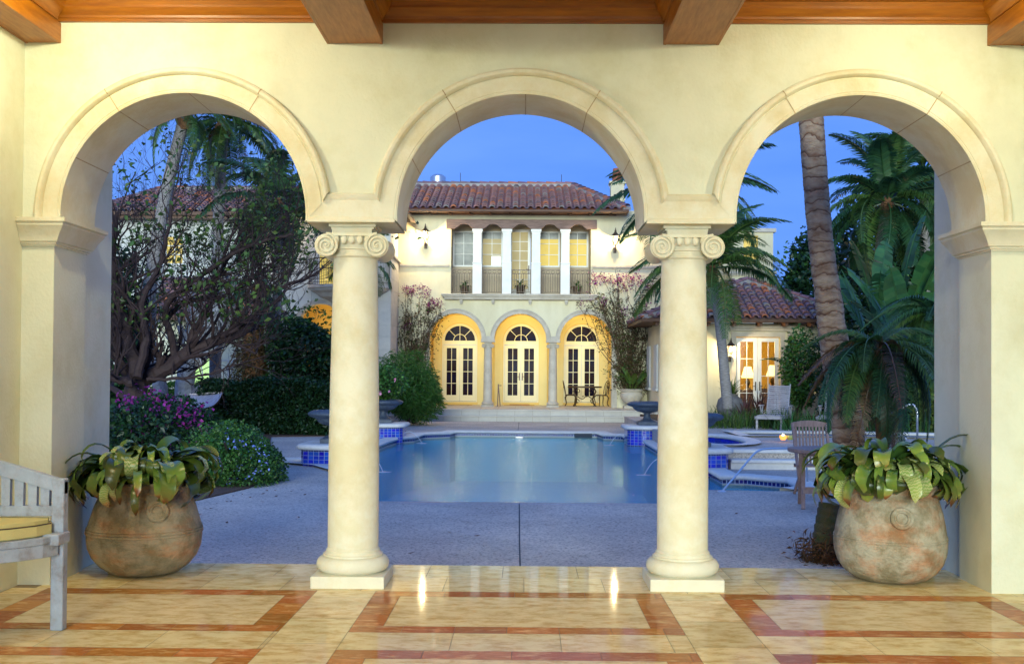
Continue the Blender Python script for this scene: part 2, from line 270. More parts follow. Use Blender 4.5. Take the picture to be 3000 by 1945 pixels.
# ------------------------------------------------------------------ builders
def tag(o, label=None, cat=None, group=None, kind=None):
    if label: o['label'] = label
    if cat: o['category'] = cat
    if group: o['group'] = group
    if kind: o['kind'] = kind
    return o
def empty(name, loc, label, cat, group=None, rz=0):
    o = bpy.data.objects.new(name, None); col.objects.link(o); o.location = loc; o.rotation_euler = (0, 0, rz)
    o.empty_display_size = .1
    return tag(o, label, cat, group)
def wloc(p):
    v = Vector((0, 0, 0))
    while p: v = v + p.location; p = p.parent
    return v
class MB:
    def __init__(s): s.v = []; s.f = []; s.m = []; s.mats = []; s.cur = 0; s.uv = None
    def mat(s, m):
        if m not in s.mats: s.mats.append(m)
        s.cur = s.mats.index(m); return s
    def add(s, vs, fs):
        k = len(s.v); s.v += [tuple(p) for p in vs]
        for f in fs: s.f.append(tuple(i + k for i in f)); s.m.append(s.cur)
        return s
    def box(s, x0, x1, y0, y1, z0, z1):
        v = [(x, y, z) for z in (z0, z1) for x, y in ((x0, y0), (x1, y0), (x1, y1), (x0, y1))]
        return s.add(v, [(3, 2, 1, 0), (4, 5, 6, 7), (0, 1, 5, 4), (1, 2, 6, 5), (2, 3, 7, 6), (3, 0, 4, 7)])
    def bar(s, a, b, w_, t=None, up=(0, 0, 1)):
        a = Vector(a); b = Vector(b); d = (b - a).normalized(); t = t or w_
        u = Vector(up)
        if abs(u.dot(d)) > .98: u = Vector((1, 0, 0))
        r = d.cross(u).normalized(); u = r.cross(d)
        v = []
        for p in (a, b):
            for i, j in ((-1, -1), (1, -1), (1, 1), (-1, 1)): v.append(p + r * (i * w_ / 2) + u * (j * t / 2))
        return s.add(v, [(3, 2, 1, 0), (4, 5, 6, 7), (0, 1, 5, 4), (1, 2, 6, 5), (2, 3, 7, 6), (3, 0, 4, 7)])
    def tube(s, pts, rad, n=8, cap=True, closed=False):
        pts = [Vector(p) for p in pts]
        if not hasattr(rad, '__len__'): rad = [rad] * len(pts)
        N = len(pts); prev = None; vs = []
        for i, p in enumerate(pts):
            if closed: d = pts[(i + 1) % N] - pts[i - 1]
            else: d = pts[min(i + 1, N - 1)] - pts[max(i - 1, 0)]
            d = d.normalized() if d.length > 1e-9 else Vector((0, 0, 1))
            if prev is None:
                r = d.orthogonal().normalized()
            else:
                r = prev - d * prev.dot(d)
                r = r.normalized() if r.length > 1e-6 else d.orthogonal().normalized()
            prev = r; q = d.cross(r)
            for k in range(n):
                a = 2 * pi * k / n; vs.append(p + (r * cos(a) + q * sin(a)) * rad[i])
        fs = []
        for i in range(N if closed else N - 1):
            j = (i + 1) % N
            for k in range(n): fs.append((i * n + k, i * n + (k + 1) % n, j * n + (k + 1) % n, j * n + k))
        if cap and not closed: fs.append(tuple(range(n - 1, -1, -1))); fs.append(tuple((N - 1) * n + k for k in range(n)))
        return s.add(vs, fs)
    def lathe(s, prof, c=(0, 0, 0), n=32, wob=0.):
        vs = []; ph = rnd() * 6
        for r, z in prof:
            for k in range(n):
                a = 2 * pi * k / n; rr = r * (1 + wob * sin(3 * a + ph + z * 5))
                vs.append((c[0] + rr * cos(a), c[1] + rr * sin(a), c[2] + z))
        fs = []
        for i in range(len(prof) - 1):
            for k in range(n): fs.append((i * n + k, i * n + (k + 1) % n, (i + 1) * n + (k + 1) % n, (i + 1) * n + k))
        if prof[0][0] > 1e-4: fs.append(tuple(range(n - 1, -1, -1)))
        if prof[-1][0] > 1e-4: fs.append(tuple((len(prof) - 1) * n + k for k in range(n)))
        return s.add(vs, fs)
    def plate(s, loops, a, b, ax='xz'):
        """flat shape with holes (first loop outer) extruded from a to b; xz: along Y, xy: along Z, yz: along X"""
        mp = {'xz': lambda p, d: (p[0], d, p[1]), 'xy': lambda p, d: (p[0], p[1], d), 'yz': lambda p, d: (d, p[0], p[1])}[ax]
        tri = tessellate_polygon([[Vector((p[0], p[1], 0)) for p in l] for l in loops])
        flat = [p for l in loops for p in l]; n = len(flat)
        vs = [mp(p, a) for p in flat] + [mp(p, b) for p in flat]
        fs = [tuple(t) for t in tri] + [tuple(i + n for i in reversed(t)) for t in tri]
        k = 0
        for l in loops:
            m = len(l)
            for i in range(m): fs.append((k + i, k + (i + 1) % m, n + k + (i + 1) % m, n + k + i))
            k += m
        return s.add(vs, fs)
    def ico(s, c, r, sub=1, sq=(1, 1, 1)):
        bm = bmesh.new(); bmesh.ops.create_icosphere(bm, subdivisions=sub, radius=1)
        vs = [(c[0] + v.co.x * r * sq[0], c[1] + v.co.y * r * sq[1], c[2] + v.co.z * r * sq[2]) for v in bm.verts]
        fs = [tuple(v.index for v in f.verts) for f in bm.faces]; bm.free(); return s.add(vs, fs)
    def build(s, name, m=None, parent=None, smooth=False, bevel=0., off=None, recalc=True, auto=None):
        me = bpy.data.meshes.new(name)
        o_ = Vector(off) if off is not None else wloc(parent)
        me.from_pydata([(p[0] - o_.x, p[1] - o_.y, p[2] - o_.z) for p in s.v], [], s.f)
        ms = s.mats if s.mats else [m]
        if m is not None and s.mats: ms = s.mats
        for x in ms: me.materials.append(x)
        if s.mats: me.polygons.foreach_set('material_index', s.m)
        if recalc:
            bm = bmesh.new(); bm.from_mesh(me); bmesh.ops.recalc_face_normals(bm, faces=bm.faces); bm.to_mesh(me); bm.free()
        if s.uv:
            ul = me.uv_layers.new(name='UVMap'); flat = []
            for p in me.polygons:
                for vi in p.vertices: flat += list(s.uv[vi])
            ul.data.foreach_set('uv', flat)
        if smooth or auto:
            me.polygons.foreach_set('use_smooth', [True] * len(me.polygons))
            if auto: me.set_sharp_from_angle(angle=R(auto))
        me.update()
        o = bpy.data.objects.new(name, me); col.objects.link(o)
        if parent: o.parent = parent
        else:
            if off is not None: o.location = off
        if bevel:
            b = o.modifiers.new('bevel', 'BEVEL'); b.width = bevel; b.segments = 2; b.limit_method = 'ANGLE'; b.angle_limit = R(40)
        return o
def copy_tree(o, parent=None):
    c = o.copy(); col.objects.link(c); c.parent = parent
    for ch in [x for x in bpy.data.objects if x.parent == o]: copy_tree(ch, c)
    return c
def children(o): return [x for x in bpy.data.objects if x.parent == o]
def arc(cx, cz, r, a0, a1, n):
    return [(cx + r * cos(R(a0 + (a1 - a0) * i / n)), cz + r * sin(R(a0 + (a1 - a0) * i / n))) for i in range(n + 1)]
def rect(x0, x1, z0, z1): return [(x0, z0), (x1, z0), (x1, z1), (x0, z1)]

rng = np.random.default_rng(3)
def leaf_mesh(name, pts, size, m, parent=None, asp=.45, up=.3, var=.4, label=None, off=None, droop=0.):
    """many single leaves: folded rhombi at pts"""
    pts = np.asarray(pts, float); N = len(pts)
    o_ = np.array(off if off is not None else tuple(wloc(parent)), float)
    d = rng.normal(size=(N, 3)); d[:, 2] = d[:, 2] * .7 - droop; d /= np.linalg.norm(d, axis=1)[:, None]
    u = rng.normal(size=(N, 3)); u[:, 2] += up * 3; u -= (u * d).sum(1)[:, None] * d; u /= np.linalg.norm(u, axis=1)[:, None] + 1e-9
    s = np.cross(d, u); L = size * (1 + var * rng.uniform(-1, 1, N))[:, None]
    b = pts; t = pts + d * L - np.array([0, 0, .12]) * L; mid = pts + d * L * .45
    l = mid + s * L * asp * .5 + u * L * .10; r = mid - s * L * asp * .5 + u * L * .10
    V = np.stack([b, l, t, r], 1).reshape(-1, 3) - o_
    me = bpy.data.meshes.new(name); me.vertices.add(4 * N); me.vertices.foreach_set('co', V.ravel())
    i = np.arange(N) * 4; F = np.stack([i, i + 1, i + 2, i, i + 2, i + 3], 1).ravel()
    me.loops.add(6 * N); me.loops.foreach_set('vertex_index', F.astype(np.int32))
    me.polygons.add(2 * N); me.polygons.foreach_set('loop_start', (np.arange(2 * N) * 3).astype(np.int32))
    me.update(calc_edges=True); me.validate()
    me.materials.append(m)
    o = bpy.data.objects.new(name, me); col.objects.link(o)
    if parent: o.parent = parent
    else: o.location = o_
    return o
def blob(n, c, r, shell=.55, lump=.25, seed=0, cut=-1.):
    g = np.random.default_rng(seed); d = g.normal(size=(n, 3)); d /= np.linalg.norm(d, axis=1)[:, None]
    k = g.normal(size=(7, 3)); k /= np.linalg.norm(k, axis=1)[:, None]
    q = np.maximum(0, d @ k.T - .45).sum(1); q = q / (q.mean() + 1e-9)
    rr = (shell + (1 - shell) * g.uniform(0, 1, n) ** .6) * (1 - lump / 2 + lump * np.minimum(q, 2.) * .7)
    p = d * rr[:, None] * np.array(r) + np.array(c); return p[d[:, 2] > cut]
def clumps(n, centers, cr, seed=0):
    g = np.random.default_rng(seed); c = np.array([tuple(x) for x in centers]); i = g.integers(0, len(c), n)
    return c[i] + g.normal(size=(n, 3)) * cr

# palm frond mesh, along +X, leaflets both sides
def frond_mesh(name, L, arch=.35, droop=.55, leaf=.45, n=46, w_=.028, seed=1, m=None, stalk=.12, hang=.5, fold=.3):
    g = random.Random(seed); b = MB()
    def rp(t): return Vector((L * (t - .18 * t * t * droop * 1.5), 0, L * (arch * t - droop * t * t)))
    b.mat(m); pts = [rp(t / 10) for t in range(11)]
    b.tube(pts, [.02 * L / 2 * (1 - .8 * i / 10) + .003 for i in range(11)], 4)
    for sgn in (-1, 1):
        for i in range(n):
            t = stalk + (1 - stalk) * (i + .5) / n; p = rp(t); tg = (rp(min(1, t + .02)) - rp(t - .02)).normalized()
            ll = leaf * (max(.12, sin(pi * min(1, (.12 + .85 * t)))) ** .6) * g.uniform(.8, 1.1)
            fwd = .35 + .5 * t + g.uniform(-.08, .08); side = Vector((0, sgn, 0))
            dd = (tg * fwd + side + Vector((0, 0, fold * g.uniform(.4, 1.2)))).normalized()
            p1 = p + dd * ll * .45; p2 = p1 + (dd * .8 + Vector((0, 0, -hang * g.uniform(.6, 1.6)))).normalized() * ll * .55
            ww = w_ * g.uniform(.8, 1.1); q = tg * ww / 2 + Vector((0, 0, .2 * ww))
            b.add([p - q * .6, p + q * .6, p1 + q, p1 - q, p2], [(0, 1, 2, 3), (3, 2, 4)])
    return b
def frond_data(*a, **k):
    m = k['m']; b = frond_mesh(*a, **k); o = b.build('frond', None, None, recalc=False)
    me = o.data; bpy.data.objects.remove(o); return me
def crown(root, top, meshes, n, lo=-50, hi=70, scale=1., seed=0, gap=None, mats=None):
    g = random.Random(seed); top = Vector(top) - root.location
    for i in range(n):
        az = i * 2.39996 + g.uniform(-.2, .2); f = (i + .5) / n
        el = hi + (lo - hi) * f ** .8 + g.uniform(-8, 8)
        o = bpy.data.objects.new('frond', g.choice(meshes)); col.objects.link(o); o.parent = root; o.location = top
        s_ = scale * g.uniform(.85, 1.1)
        o.rotation_mode = 'XYZ'
        mm = Matrix.Rotation(az, 4, 'Z') @ Matrix.Rotation(-R(el), 4, 'Y') @ Matrix.Rotation(g.uniform(-.3, .3), 4, 'X')
        o.rotation_euler = mm.to_euler(); o.scale = (s_, s_, s_)
def ringed(path, r0, r1, seg=60, rings=30, amp=.05, seed=0):
    """trunk points + radii along a bezier-like polyline with leaf scars"""
    g = random.Random(seed); path = [Vector(p) for p in path]; pts = []; rad = []
    for i in range(seg + 1):
        t = i / seg * (len(path) - 1); k = min(int(t), len(path) - 2); f = t - k
        a = path[max(k - 1, 0)]; b = path[k]; c = path[k + 1]; d = path[min(k + 2, len(path) - 1)]
        p = .5 * ((2 * b) + (c - a) * f + (2 * a - 5 * b + 4 * c - d) * f * f + (3 * b - a - 3 * c + d) * f ** 3)
        u = i / seg; saw = (u * rings) % 1
        pts.append(p); rad.append((r0 + (r1 - r0) * u) * (1 + amp * (saw - .5) + g.uniform(-.012, .012)))
    return pts, rad

# ================================================================== SETTING
def struct(name, b, m=None, kind='structure', **k): return tag(b.build(name, m, None, **k), kind=kind)
DZ = -.2                                                            # pool deck level
WZ = -.33                                                           # water level
TZ = .2                                                             # house terrace level
b = MB().box(-150, 150, -60, 220, -2.2, -1.7); g_ = struct('ground', b, grassm)
# pool outline
pool = [(-2.25, 6.78), (2.2, 6.78), (2.5, 8.55)] + arc(3.65, 9.1, .55, -90, 0, 5) + [(4.25, 9.9), (3.65, 10.5), (3.3, 10.5), (3.3, 11.9), (3.02, 12.3), (3.02, 19.0), (3.05, 20.2), (2.72, 20.9), (2.72, 22.3)] + \
    [(2.2, 22.6), (2.1, 23.6), (-1.95, 23.6), (-2.05, 22.9), (-2.75, 22.3), (-2.85, 20.9), (-3.2, 20.2), (-3.3, 19.0), (-3.5, 13.4), (-4.35, 13.2), (-4.5, 12.8), (-3.5, 12.0), (-2.8, 10.6)]
def offset(poly, d):
    n = len(poly); out = []
    A = sum(poly[i][0] * poly[(i + 1) % n][1] - poly[(i + 1) % n][0] * poly[i][1] for i in range(n))
    sg = 1 if A > 0 else -1
    for i in range(n):
        p0, p, p1 = Vector(poly[i - 1]), Vector(poly[i]), Vector(poly[(i + 1) % n])
        n0 = Vector(((p - p0).y, -(p - p0).x)).normalized() * sg; n1 = Vector(((p1 - p).y, -(p1 - p).x)).normalized() * sg
        m = (n0 + n1); m = m.normalized() if m.length > 1e-6 else n0
        k = d / max(.5, m.dot(n0)); out.append((p.x + m.x * k, p.y + m.y * k))
    return out
deck_out = [(-3.9, 1.02), (2.75, 1.02), (2.95, 2.6), (3.3, 3.55), (4.6, 4.6), (9.5, 6.0), (12, 12), (12, 30.0), (-5.2, 30.0), (-5.6, 24), (-6.2, 20.9), (-4.9, 18), (-4.3, 14.2), (-4.9, 11.0), (-4.15, 9.0), (-4.05, 6.9)]
raised_front = 12.35
pool_d = offset(pool, .16); pool_d[0] = pool[0]; pool_d[1] = pool[1]; pool_d[2] = pool[2]
deck_out = [(-12, 1.02), (2.75, 1.02), (2.95, 2.6), (3.3, 3.55), (4.6, 4.6), (14, 6.0), (14, 30.2), (-16, 30.2), (-16, 21), (-12, 6)]
b = MB(); b.plate([deck_out, pool_d], DZ, DZ - .14, 'xy'); struct('pool_deck', b, deckm)
MB()
b = MB()
for x, y0, y1 in ((.015, .94, 6.55),): 
    b.plate([[(.009, 1.02), (.023, 1.02), (.0, 3.2), (-.02, 6.6), (-.034, 6.6), (-.013, 3.2)]], DZ + .001, DZ + .004, 'xy')
b.box(-.17, -.156, 23.8, 29.85, DZ + .001, DZ + .004)
struct('pool_deck_joint', b, hose)
# pool basin, waterline tiles, coping
b = MB(); n = len(pool)
for i in range(n):
    p, q = pool[i], pool[(i + 1) % n]
    b.mat(plaster).add([(*p, -1.6), (*q, -1.6), (*q, WZ - .05), (*p, WZ - .05)], [(0, 1, 2, 3)])
    b.mat(sandt).add([(*p, WZ - .05), (*q, WZ - .05), (*q, WZ + .02), (*p, WZ + .02)], [(0, 1, 2, 3)])
    L_ = (Vector(q) - Vector(p)).length; k = max(1, round(L_ / .075)); d = (Vector(q) - Vector(p)) / k
    b.mat(grt).add([(*p, WZ + .02), (*q, WZ + .02), (*q, DZ - .02), (*p, DZ - .02)], [(0, 1, 2, 3)])
    nn = Vector((-d.y, d.x)).normalized() * .003
    b.mat(navy)
    for j in range(k):
        a_ = Vector(p) + d * (j + .1) + nn; c_ = Vector(p) + d * (j + .9) + nn
        b.add([(*a_, WZ + .03), (*c_, WZ + .03), (*c_, WZ + .085), (*a_, WZ + .085)], [(0, 1, 2, 3)])
b.mat(plaster).plate([pool], -1.7, -1.6, 'xy')
struct('pool_basin', b, recalc=False)
b = MB(); b.plate([pool], WZ, WZ - .004, 'xy'); struct('pool_water', b, waterm)
def coping(loop, z, wdt=.32, th=.07, name='pool_coping', inset=.035):
    b = MB(); inn = offset(loop, -inset); out_ = offset(loop, wdt - inset)
    prof = [(0, -th), (-.012, -th * .5), (0.0, -.012), (.03, 0.006), (wdt, .004)]
    n = len(loop); vs = []; fs = []
    A = [Vector(p) for p in inn]; B = [Vector(p) for p in out_]
    for i in range(n):
        for s_, z_ in prof: p = A[i].lerp(B[i], s_ / wdt); vs.append((p.x, p.y, z + z_))
        p = A[i].lerp(B[i], .1); vs.append((p.x, p.y, z - th))
    m = len(prof) + 1
    for i in range(n):
        j = (i + 1) % n
        if max(loop[i][1], loop[j][1]) < 8.6: continue
        for k in range(m): 
            if k == m - 2: continue
            fs.append((i * m + k, j * m + k, j * m + (k + 1) % m, i * m + (k + 1) % m))
    b.add(vs, fs); return struct(name, b, copm, smooth=True)
coping(pool, DZ + .035)
# raised spa deck on the right with two steps
spa = [(3.95 + .62 * cos(R(a)), 15.2 + 1.8 * sin(R(a))) for a in range(0, 360, 12)]
lap = [(5.0, 16.6), (7.2, 16.75), (9.8, 16.2), (10.6, 15.0), (11.2, 15.2), (10.6, 17.6), (7.6, 18.5), (5.0, 18.3)]
RZ = .12
b = MB(); b.plate([[(3.22, 12.35), (13, 12.35), (13, 26), (11, 27.5), (3.22, 27.5)], offset(spa, .1), offset(lap, .1)], RZ, DZ - .1, 'xy'); struct('raised_spa_deck', b, deckm)
b = MB(); b.box(3.72, 12, 12.0, 12.345, DZ - .05, RZ - .16); b.build
st = struct('deck_steps', b, copm, bevel=.012)
for nm, yy, zz in (('step_nosing', 11.98, RZ - .155), ('step_nosing', 12.32, RZ + .003)):
    b = MB(); b.box(3.72, 12, yy - .03, yy + .3, zz - .055, zz + .012); struct(nm, b, copm, bevel=.02)
for lp, nm in ((spa, 'spa_basin'), (lap, 'lap_basin')):
    b = MB(); n = len(lp)
    for i in range(n):
        p, q = lp[i], lp[(i + 1) % n]
        b.mat(bluet if nm == 'spa_basin' else navy).add([(*p, RZ - .17), (*q, RZ - .17), (*q, RZ - .02), (*p, RZ - .02)], [(0, 1, 2, 3)])
        b.mat(plaster).add([(*p, -.28), (*q, -.28), (*q, RZ - .17), (*p, RZ - .17)], [(0, 1, 2, 3)])
    b.mat(plaster).plate([lp], -.29, -.28, 'xy'); struct(nm, b, recalc=False)
    b = MB(); b.plate([lp], RZ - .1, RZ - .104, 'xy'); struct('spa_water', b, waterm)
    coping(lp, RZ + .035, .3, name='spa_coping')
# terrace + steps in front of the house
b = MB()
def tiles(b, x0, x1, y0, y1, z, tw, th, gap=.004, mats=None, off=0., thick=.02, jit=.0, grid=None):
    y = y0; r = 0
    while y < y1 - 1e-6:
        ye = min(y + th, y1); x = x0 - (off if r % 2 else 0)
        while x < x1 - 1e-6:
            xe = x + tw; a = max(x, x0); c = min(xe, x1)
            if c - a > .01:
                dz = [z + U(-jit, jit) for _ in range(4)]
                b.add([(a + gap / 2, y + gap / 2, dz[0]), (c - gap / 2, y + gap / 2, dz[1]), (c - gap / 2, ye - gap / 2, dz[2]), (a + gap / 2, ye - gap / 2, dz[3])], [(0, 1, 2, 3)])
            x = xe
        y = ye; r += 1
b.mat(grout).box(-9, 4.4, 30.62, 38, -.3, TZ - .004); b.mat(terr); tiles(b, -9, 4.4, 30.58, 36.6, TZ + .002, .62, .62, .008)
x = -9
while x < 4.4:
    for z0, z1, yy in ((0, TZ - .03, 30.605), (DZ, -.028, 30.255)):
        xe = min(x + .62, 4.4); b.box(x + .004, xe - .004, yy, yy + .01, z0 + .003, z1)
    x += .62
b.mat(terr).box(-9, 4.4, 30.55, 30.7, TZ - .03, TZ + .004); b.mat(grout).box(-9, 4.4, 30.26, 30.62, -.3, -.004); b.mat(terr).box(-9, 4.4, 30.2, 30.61, -.028, .002)
b.mat(terr).box(4.4, 7.5, 29.2, 36, -.3, TZ - .01); struct('terrace', b)
# gallery floor
b = MB(); b.mat(grout).box(-3.5, 3.5, -9, .92, -.25, -.003)
pats = [(-3.23, -1.375), (-.973, .973), (1.375, 3.23)]
b.mat(trav)
J = .0003
tiles(b, -3.48, 3.48, .42, .918, 0, .56, .498, .004, off=0, jit=J)
tiles(b, -3.32, 3.48, -.1, .42, 0, .56, .52, .004, off=0, jit=J)
for xa, xb in ((-3.48, -3.23), (-1.375, -.973), (.973, 1.375), (3.23, 3.48)): tiles(b, xa, xb, -9, -.1, 0, .5, .62, .003, jit=J)
y = -.1
while y > -8.5:
    yb = y - 1.19
    for xa, xb in pats:
        b.mat(rust)
        tiles(b, xa, xb, y - .175, y, 0, .475, .175, .003, jit=J); tiles(b, xa, xb, yb, yb + .16, 0, .305, .16, .003, jit=J)
        tiles(b, xa, xa + .185, yb + .16, y - .175, 0, .185, .305, .003, jit=J); tiles(b, xb - .185, xb, yb + .16, y - .175, 0, .185, .305, .003, jit=J)
        b.mat(trav); tiles(b, xa + .185, xb - .185, yb + .16, y - .175, 0, 2, .86, .003, jit=J / 2)
        tiles(b, xa, xb, y - 1.59, yb, 0, .61, .4, .003, off=.3, jit=J)
    y -= 1.59
struct('gallery_floor', b, recalc=False)
# planting beds
def bed(name, poly, z, m=mulch):
    b = MB(); b.plate([poly], z, z - .08, 'xy'); return struct(name, b, m)
bed('planting_bed', [(-4.3, 6.3), (-3.95, 8.2), (-4.0, 10.6), (-4.7, 13.0), (-5.7, 17), (-6.5, 20.5), (-5.2, 21.0), (-4.3, 24.5), (-3.7, 29.5), (-16, 30), (-16, 3)], DZ + .02)
bed('planting_bed', [(2.72, .98), (2.95, 2.5), (3.25, 3.5), (4.6, 4.5), (9, 5.6), (12, 2), (12, .98)], DZ + .02)
bed('planting_bed', [(3.9, 21.8), (9.5, 21.6), (13.5, 19), (22, 19), (22, 29.2), (3.9, 29.2)], RZ + .015, soil)
b = MB().plate([[(-60, 20), (-16, 20), (-16, 30), (14, 30), (14, 0), (70, 0), (70, 150), (-60, 150)]], -.3, -.5, 'xy'); struct('lawn', b, grassm)

# ================================================================== GALLERY ARCADE
R_IN, R_OUT, CZ, S = .858, 1.0375, 2.578, 2.354
root = empty('arcade_wall', (0, 0, 0), 'cream stucco wall with three round arches framing the pool', 'wall')
WT = .557
def hole(cx, sidez):
    if cx == 0: return [(cx - .872, 2.54)] + [(cx + .872 * cos(R(a)), CZ + .872 * sin(R(a))) for a in range(180, -1, -6)] + [(cx + .872, 2.54)]
loop = [(-3.49, 0), (-3.265, 0), (-3.265, 2.36), (-S - R_IN - .02, 2.55)] + [(-S + (R_IN + .01) * cos(R(a)), CZ + (R_IN + .01) * sin(R(a))) for a in range(180, -1, -5)] + [(-S / 2 - .30, 2.545), (-S / 2 + .30, 2.545)] + \
    [((R_IN + .01) * cos(R(a)), CZ + (R_IN + .01) * sin(R(a))) for a in range(180, -1, -5)] + [(S / 2 - .30, 2.545), (S / 2 + .30, 2.545)] + \
    [(S + (R_IN + .01) * cos(R(a)), CZ + (R_IN + .01) * sin(R(a))) for a in range(180, -1, -5)] + [(S + R_IN + .02, 2.55), (3.265, 2.36), (3.265, 0), (3.49, 0), (3.49, 4.3), (-3.49, 4.3)]
b = MB().plate([loop], 0, WT); b.build('wall_face', stucco, root)
def arch_ring(cx, lcol, rcol):
    b = MB(); b.mat(cast)
    prof = [(R_IN, WT + .02), (R_IN, .0), (R_IN, -.032), (R_IN + .012, -.038), (R_IN + .02, -.036), (R_IN + .024, -.040), (.972, -.042), (.975, -.034), (.982, -.034), (.988, -.060), (1.0, -.072), (1.018, -.074), (1.032, -.064), (R_OUT, -.045), (R_OUT, .01)]
    N = 60; vs = []; fs = []
    for i in range(N + 1):
        for r, y in prof:
            q = -2.5 + 11.8 * (max(r, R_IN) - R_IN) / (R_OUT - R_IN); a0 = q if rcol else -1.5; a1 = 180 - (q if lcol else -1.5); a = R(a0 + (a1 - a0) * i / N)
            zz = CZ + r * sin(a); vs.append((cx + r * cos(a), y, zz))
    m = len(prof)
    for i in range(N):
        for k in range(m - 1): fs.append((i * m + k, i * m + k + 1, (i + 1) * m + k + 1, (i + 1) * m + k))
    b.add(vs, fs)
    b.mat(mortar)
    def joint(a, pts):
        for q in range(len(pts) - 1):
            (r0, y0), (r1, y1) = pts[q], pts[q + 1]; w_ = .0035
            v = []
            for r, y, sgn in ((r0, y0, -1), (r0, y0, 1), (r1, y1, 1), (r1, y1, -1)):
                aa = R(a) + sgn * w_ / r; v.append((cx + r * cos(aa), y, CZ + r * sin(aa)))
            b.add(v, [(0, 1, 2, 3)])
    fr = [(R_IN - .001, -.034), (R_IN + .02, -.0405), (.973, -.0445), (.982, -.037), (.990, -.064), (1.0, -.0745), (1.018, -.0765), (1.033, -.066), (1.039, -.045)]
    for a in (58, 122): joint(a, fr)
    so = [(R_IN - .0015, -.032), (R_IN - .0015, WT + .018)]
    for a in (28, 58, 88, 122, 152): joint(a, so)
    return b.build('archivolt', None, root, auto=35)
for i, cx in enumerate((-S, 0, S)): arch_ring(cx, i > 0, i < 2)
# springer blocks over the two columns
for sx in (-S / 2, S / 2):
    b = MB(); b.mat(cast)
    sec = [(.178, 2.742, -.035), (.190, 2.728, -.052), (.192, 2.706, -.046), (.205, 2.690, -.038), (.285, 2.575, -.038), (.297, 2.560, -.052), (.305, 2.548, -.058), (.305, 2.536, -.058)]
    vs = []
    for hw, z, y in sec: vs += [(sx - hw, y, z), (sx + hw, y, z), (sx + hw, WT + .03, z), (sx - hw, WT + .03, z)]
    fs = [(0, 1, 2, 3), tuple(len(vs) - 4 + k for k in (3, 2, 1, 0))]
    for k in range(len(sec) - 1):
        for e in range(4): fs.append((k * 4 + e, k * 4 + (e + 1) % 4, k * 4 + 4 + (e + 1) % 4, k * 4 + 4 + e))
    b.add(vs, fs); b.build('springer_block', None, root)
    b = MB().box(sx - .17, sx + .17, .002, .1, 2.735, 2.75)
# side piers' imposts
for sg in (-1, 1):
    b = MB(); b.mat(cast)
    prof = [(.0, 2.362), (.0, 2.372), (.014, 2.376), (.014, 2.388), (.03, 2.395), (.032, 2.405), (.045, 2.43), (.055, 2.45), (.08, 2.485), (.092, 2.50), (.092, 2.515), (.108, 2.525), (.108, 2.552)]
    vs = []; fs = []
    for d, z in prof:
        xi = 3.265 - d - .01; y0 = -.02 - d * .9; y1 = WT + .02 + d * .9
        vs += [(sg * 3.488, y0, z), (sg * xi, y0, z), (sg * xi, y1, z), (sg * 3.488, y1, z)]
    for k in range(len(prof) - 1):
        for e in range(3): fs.append((k * 4 + e, k * 4 + e + 1, k * 4 + 5 + e, k * 4 + 4 + e))
    fs += [(0, 1, 2, 3), tuple(len(vs) - 4 + k for k in (3, 2, 1, 0))]
    b.add(vs, fs); b.build('impost', None, root, auto=25)
    b = MB().box(sg * 3.30, sg * 3.8, WT + .001, 1.15, -.3, 4.3); b.build('outer_pier', stucco, root)
b = MB().box(-3.8, 3.8, .56, 1.15, 3.75, 4.6); b.build('outer_lintel', stucco, root)
for sg, nm in ((-1, 'warm yellow lit plaster side wall on the left, behind the bench'), (1, 'plain cream plaster side wall at the right edge')):
    b = MB().box(sg * 3.49, sg * 3.7, -9.5, -.001 if sg < 0 else -.001, -.05, 4.4); b.mat
    o = b.build('side_wall', stucco, None); tag(o, nm, 'wall')
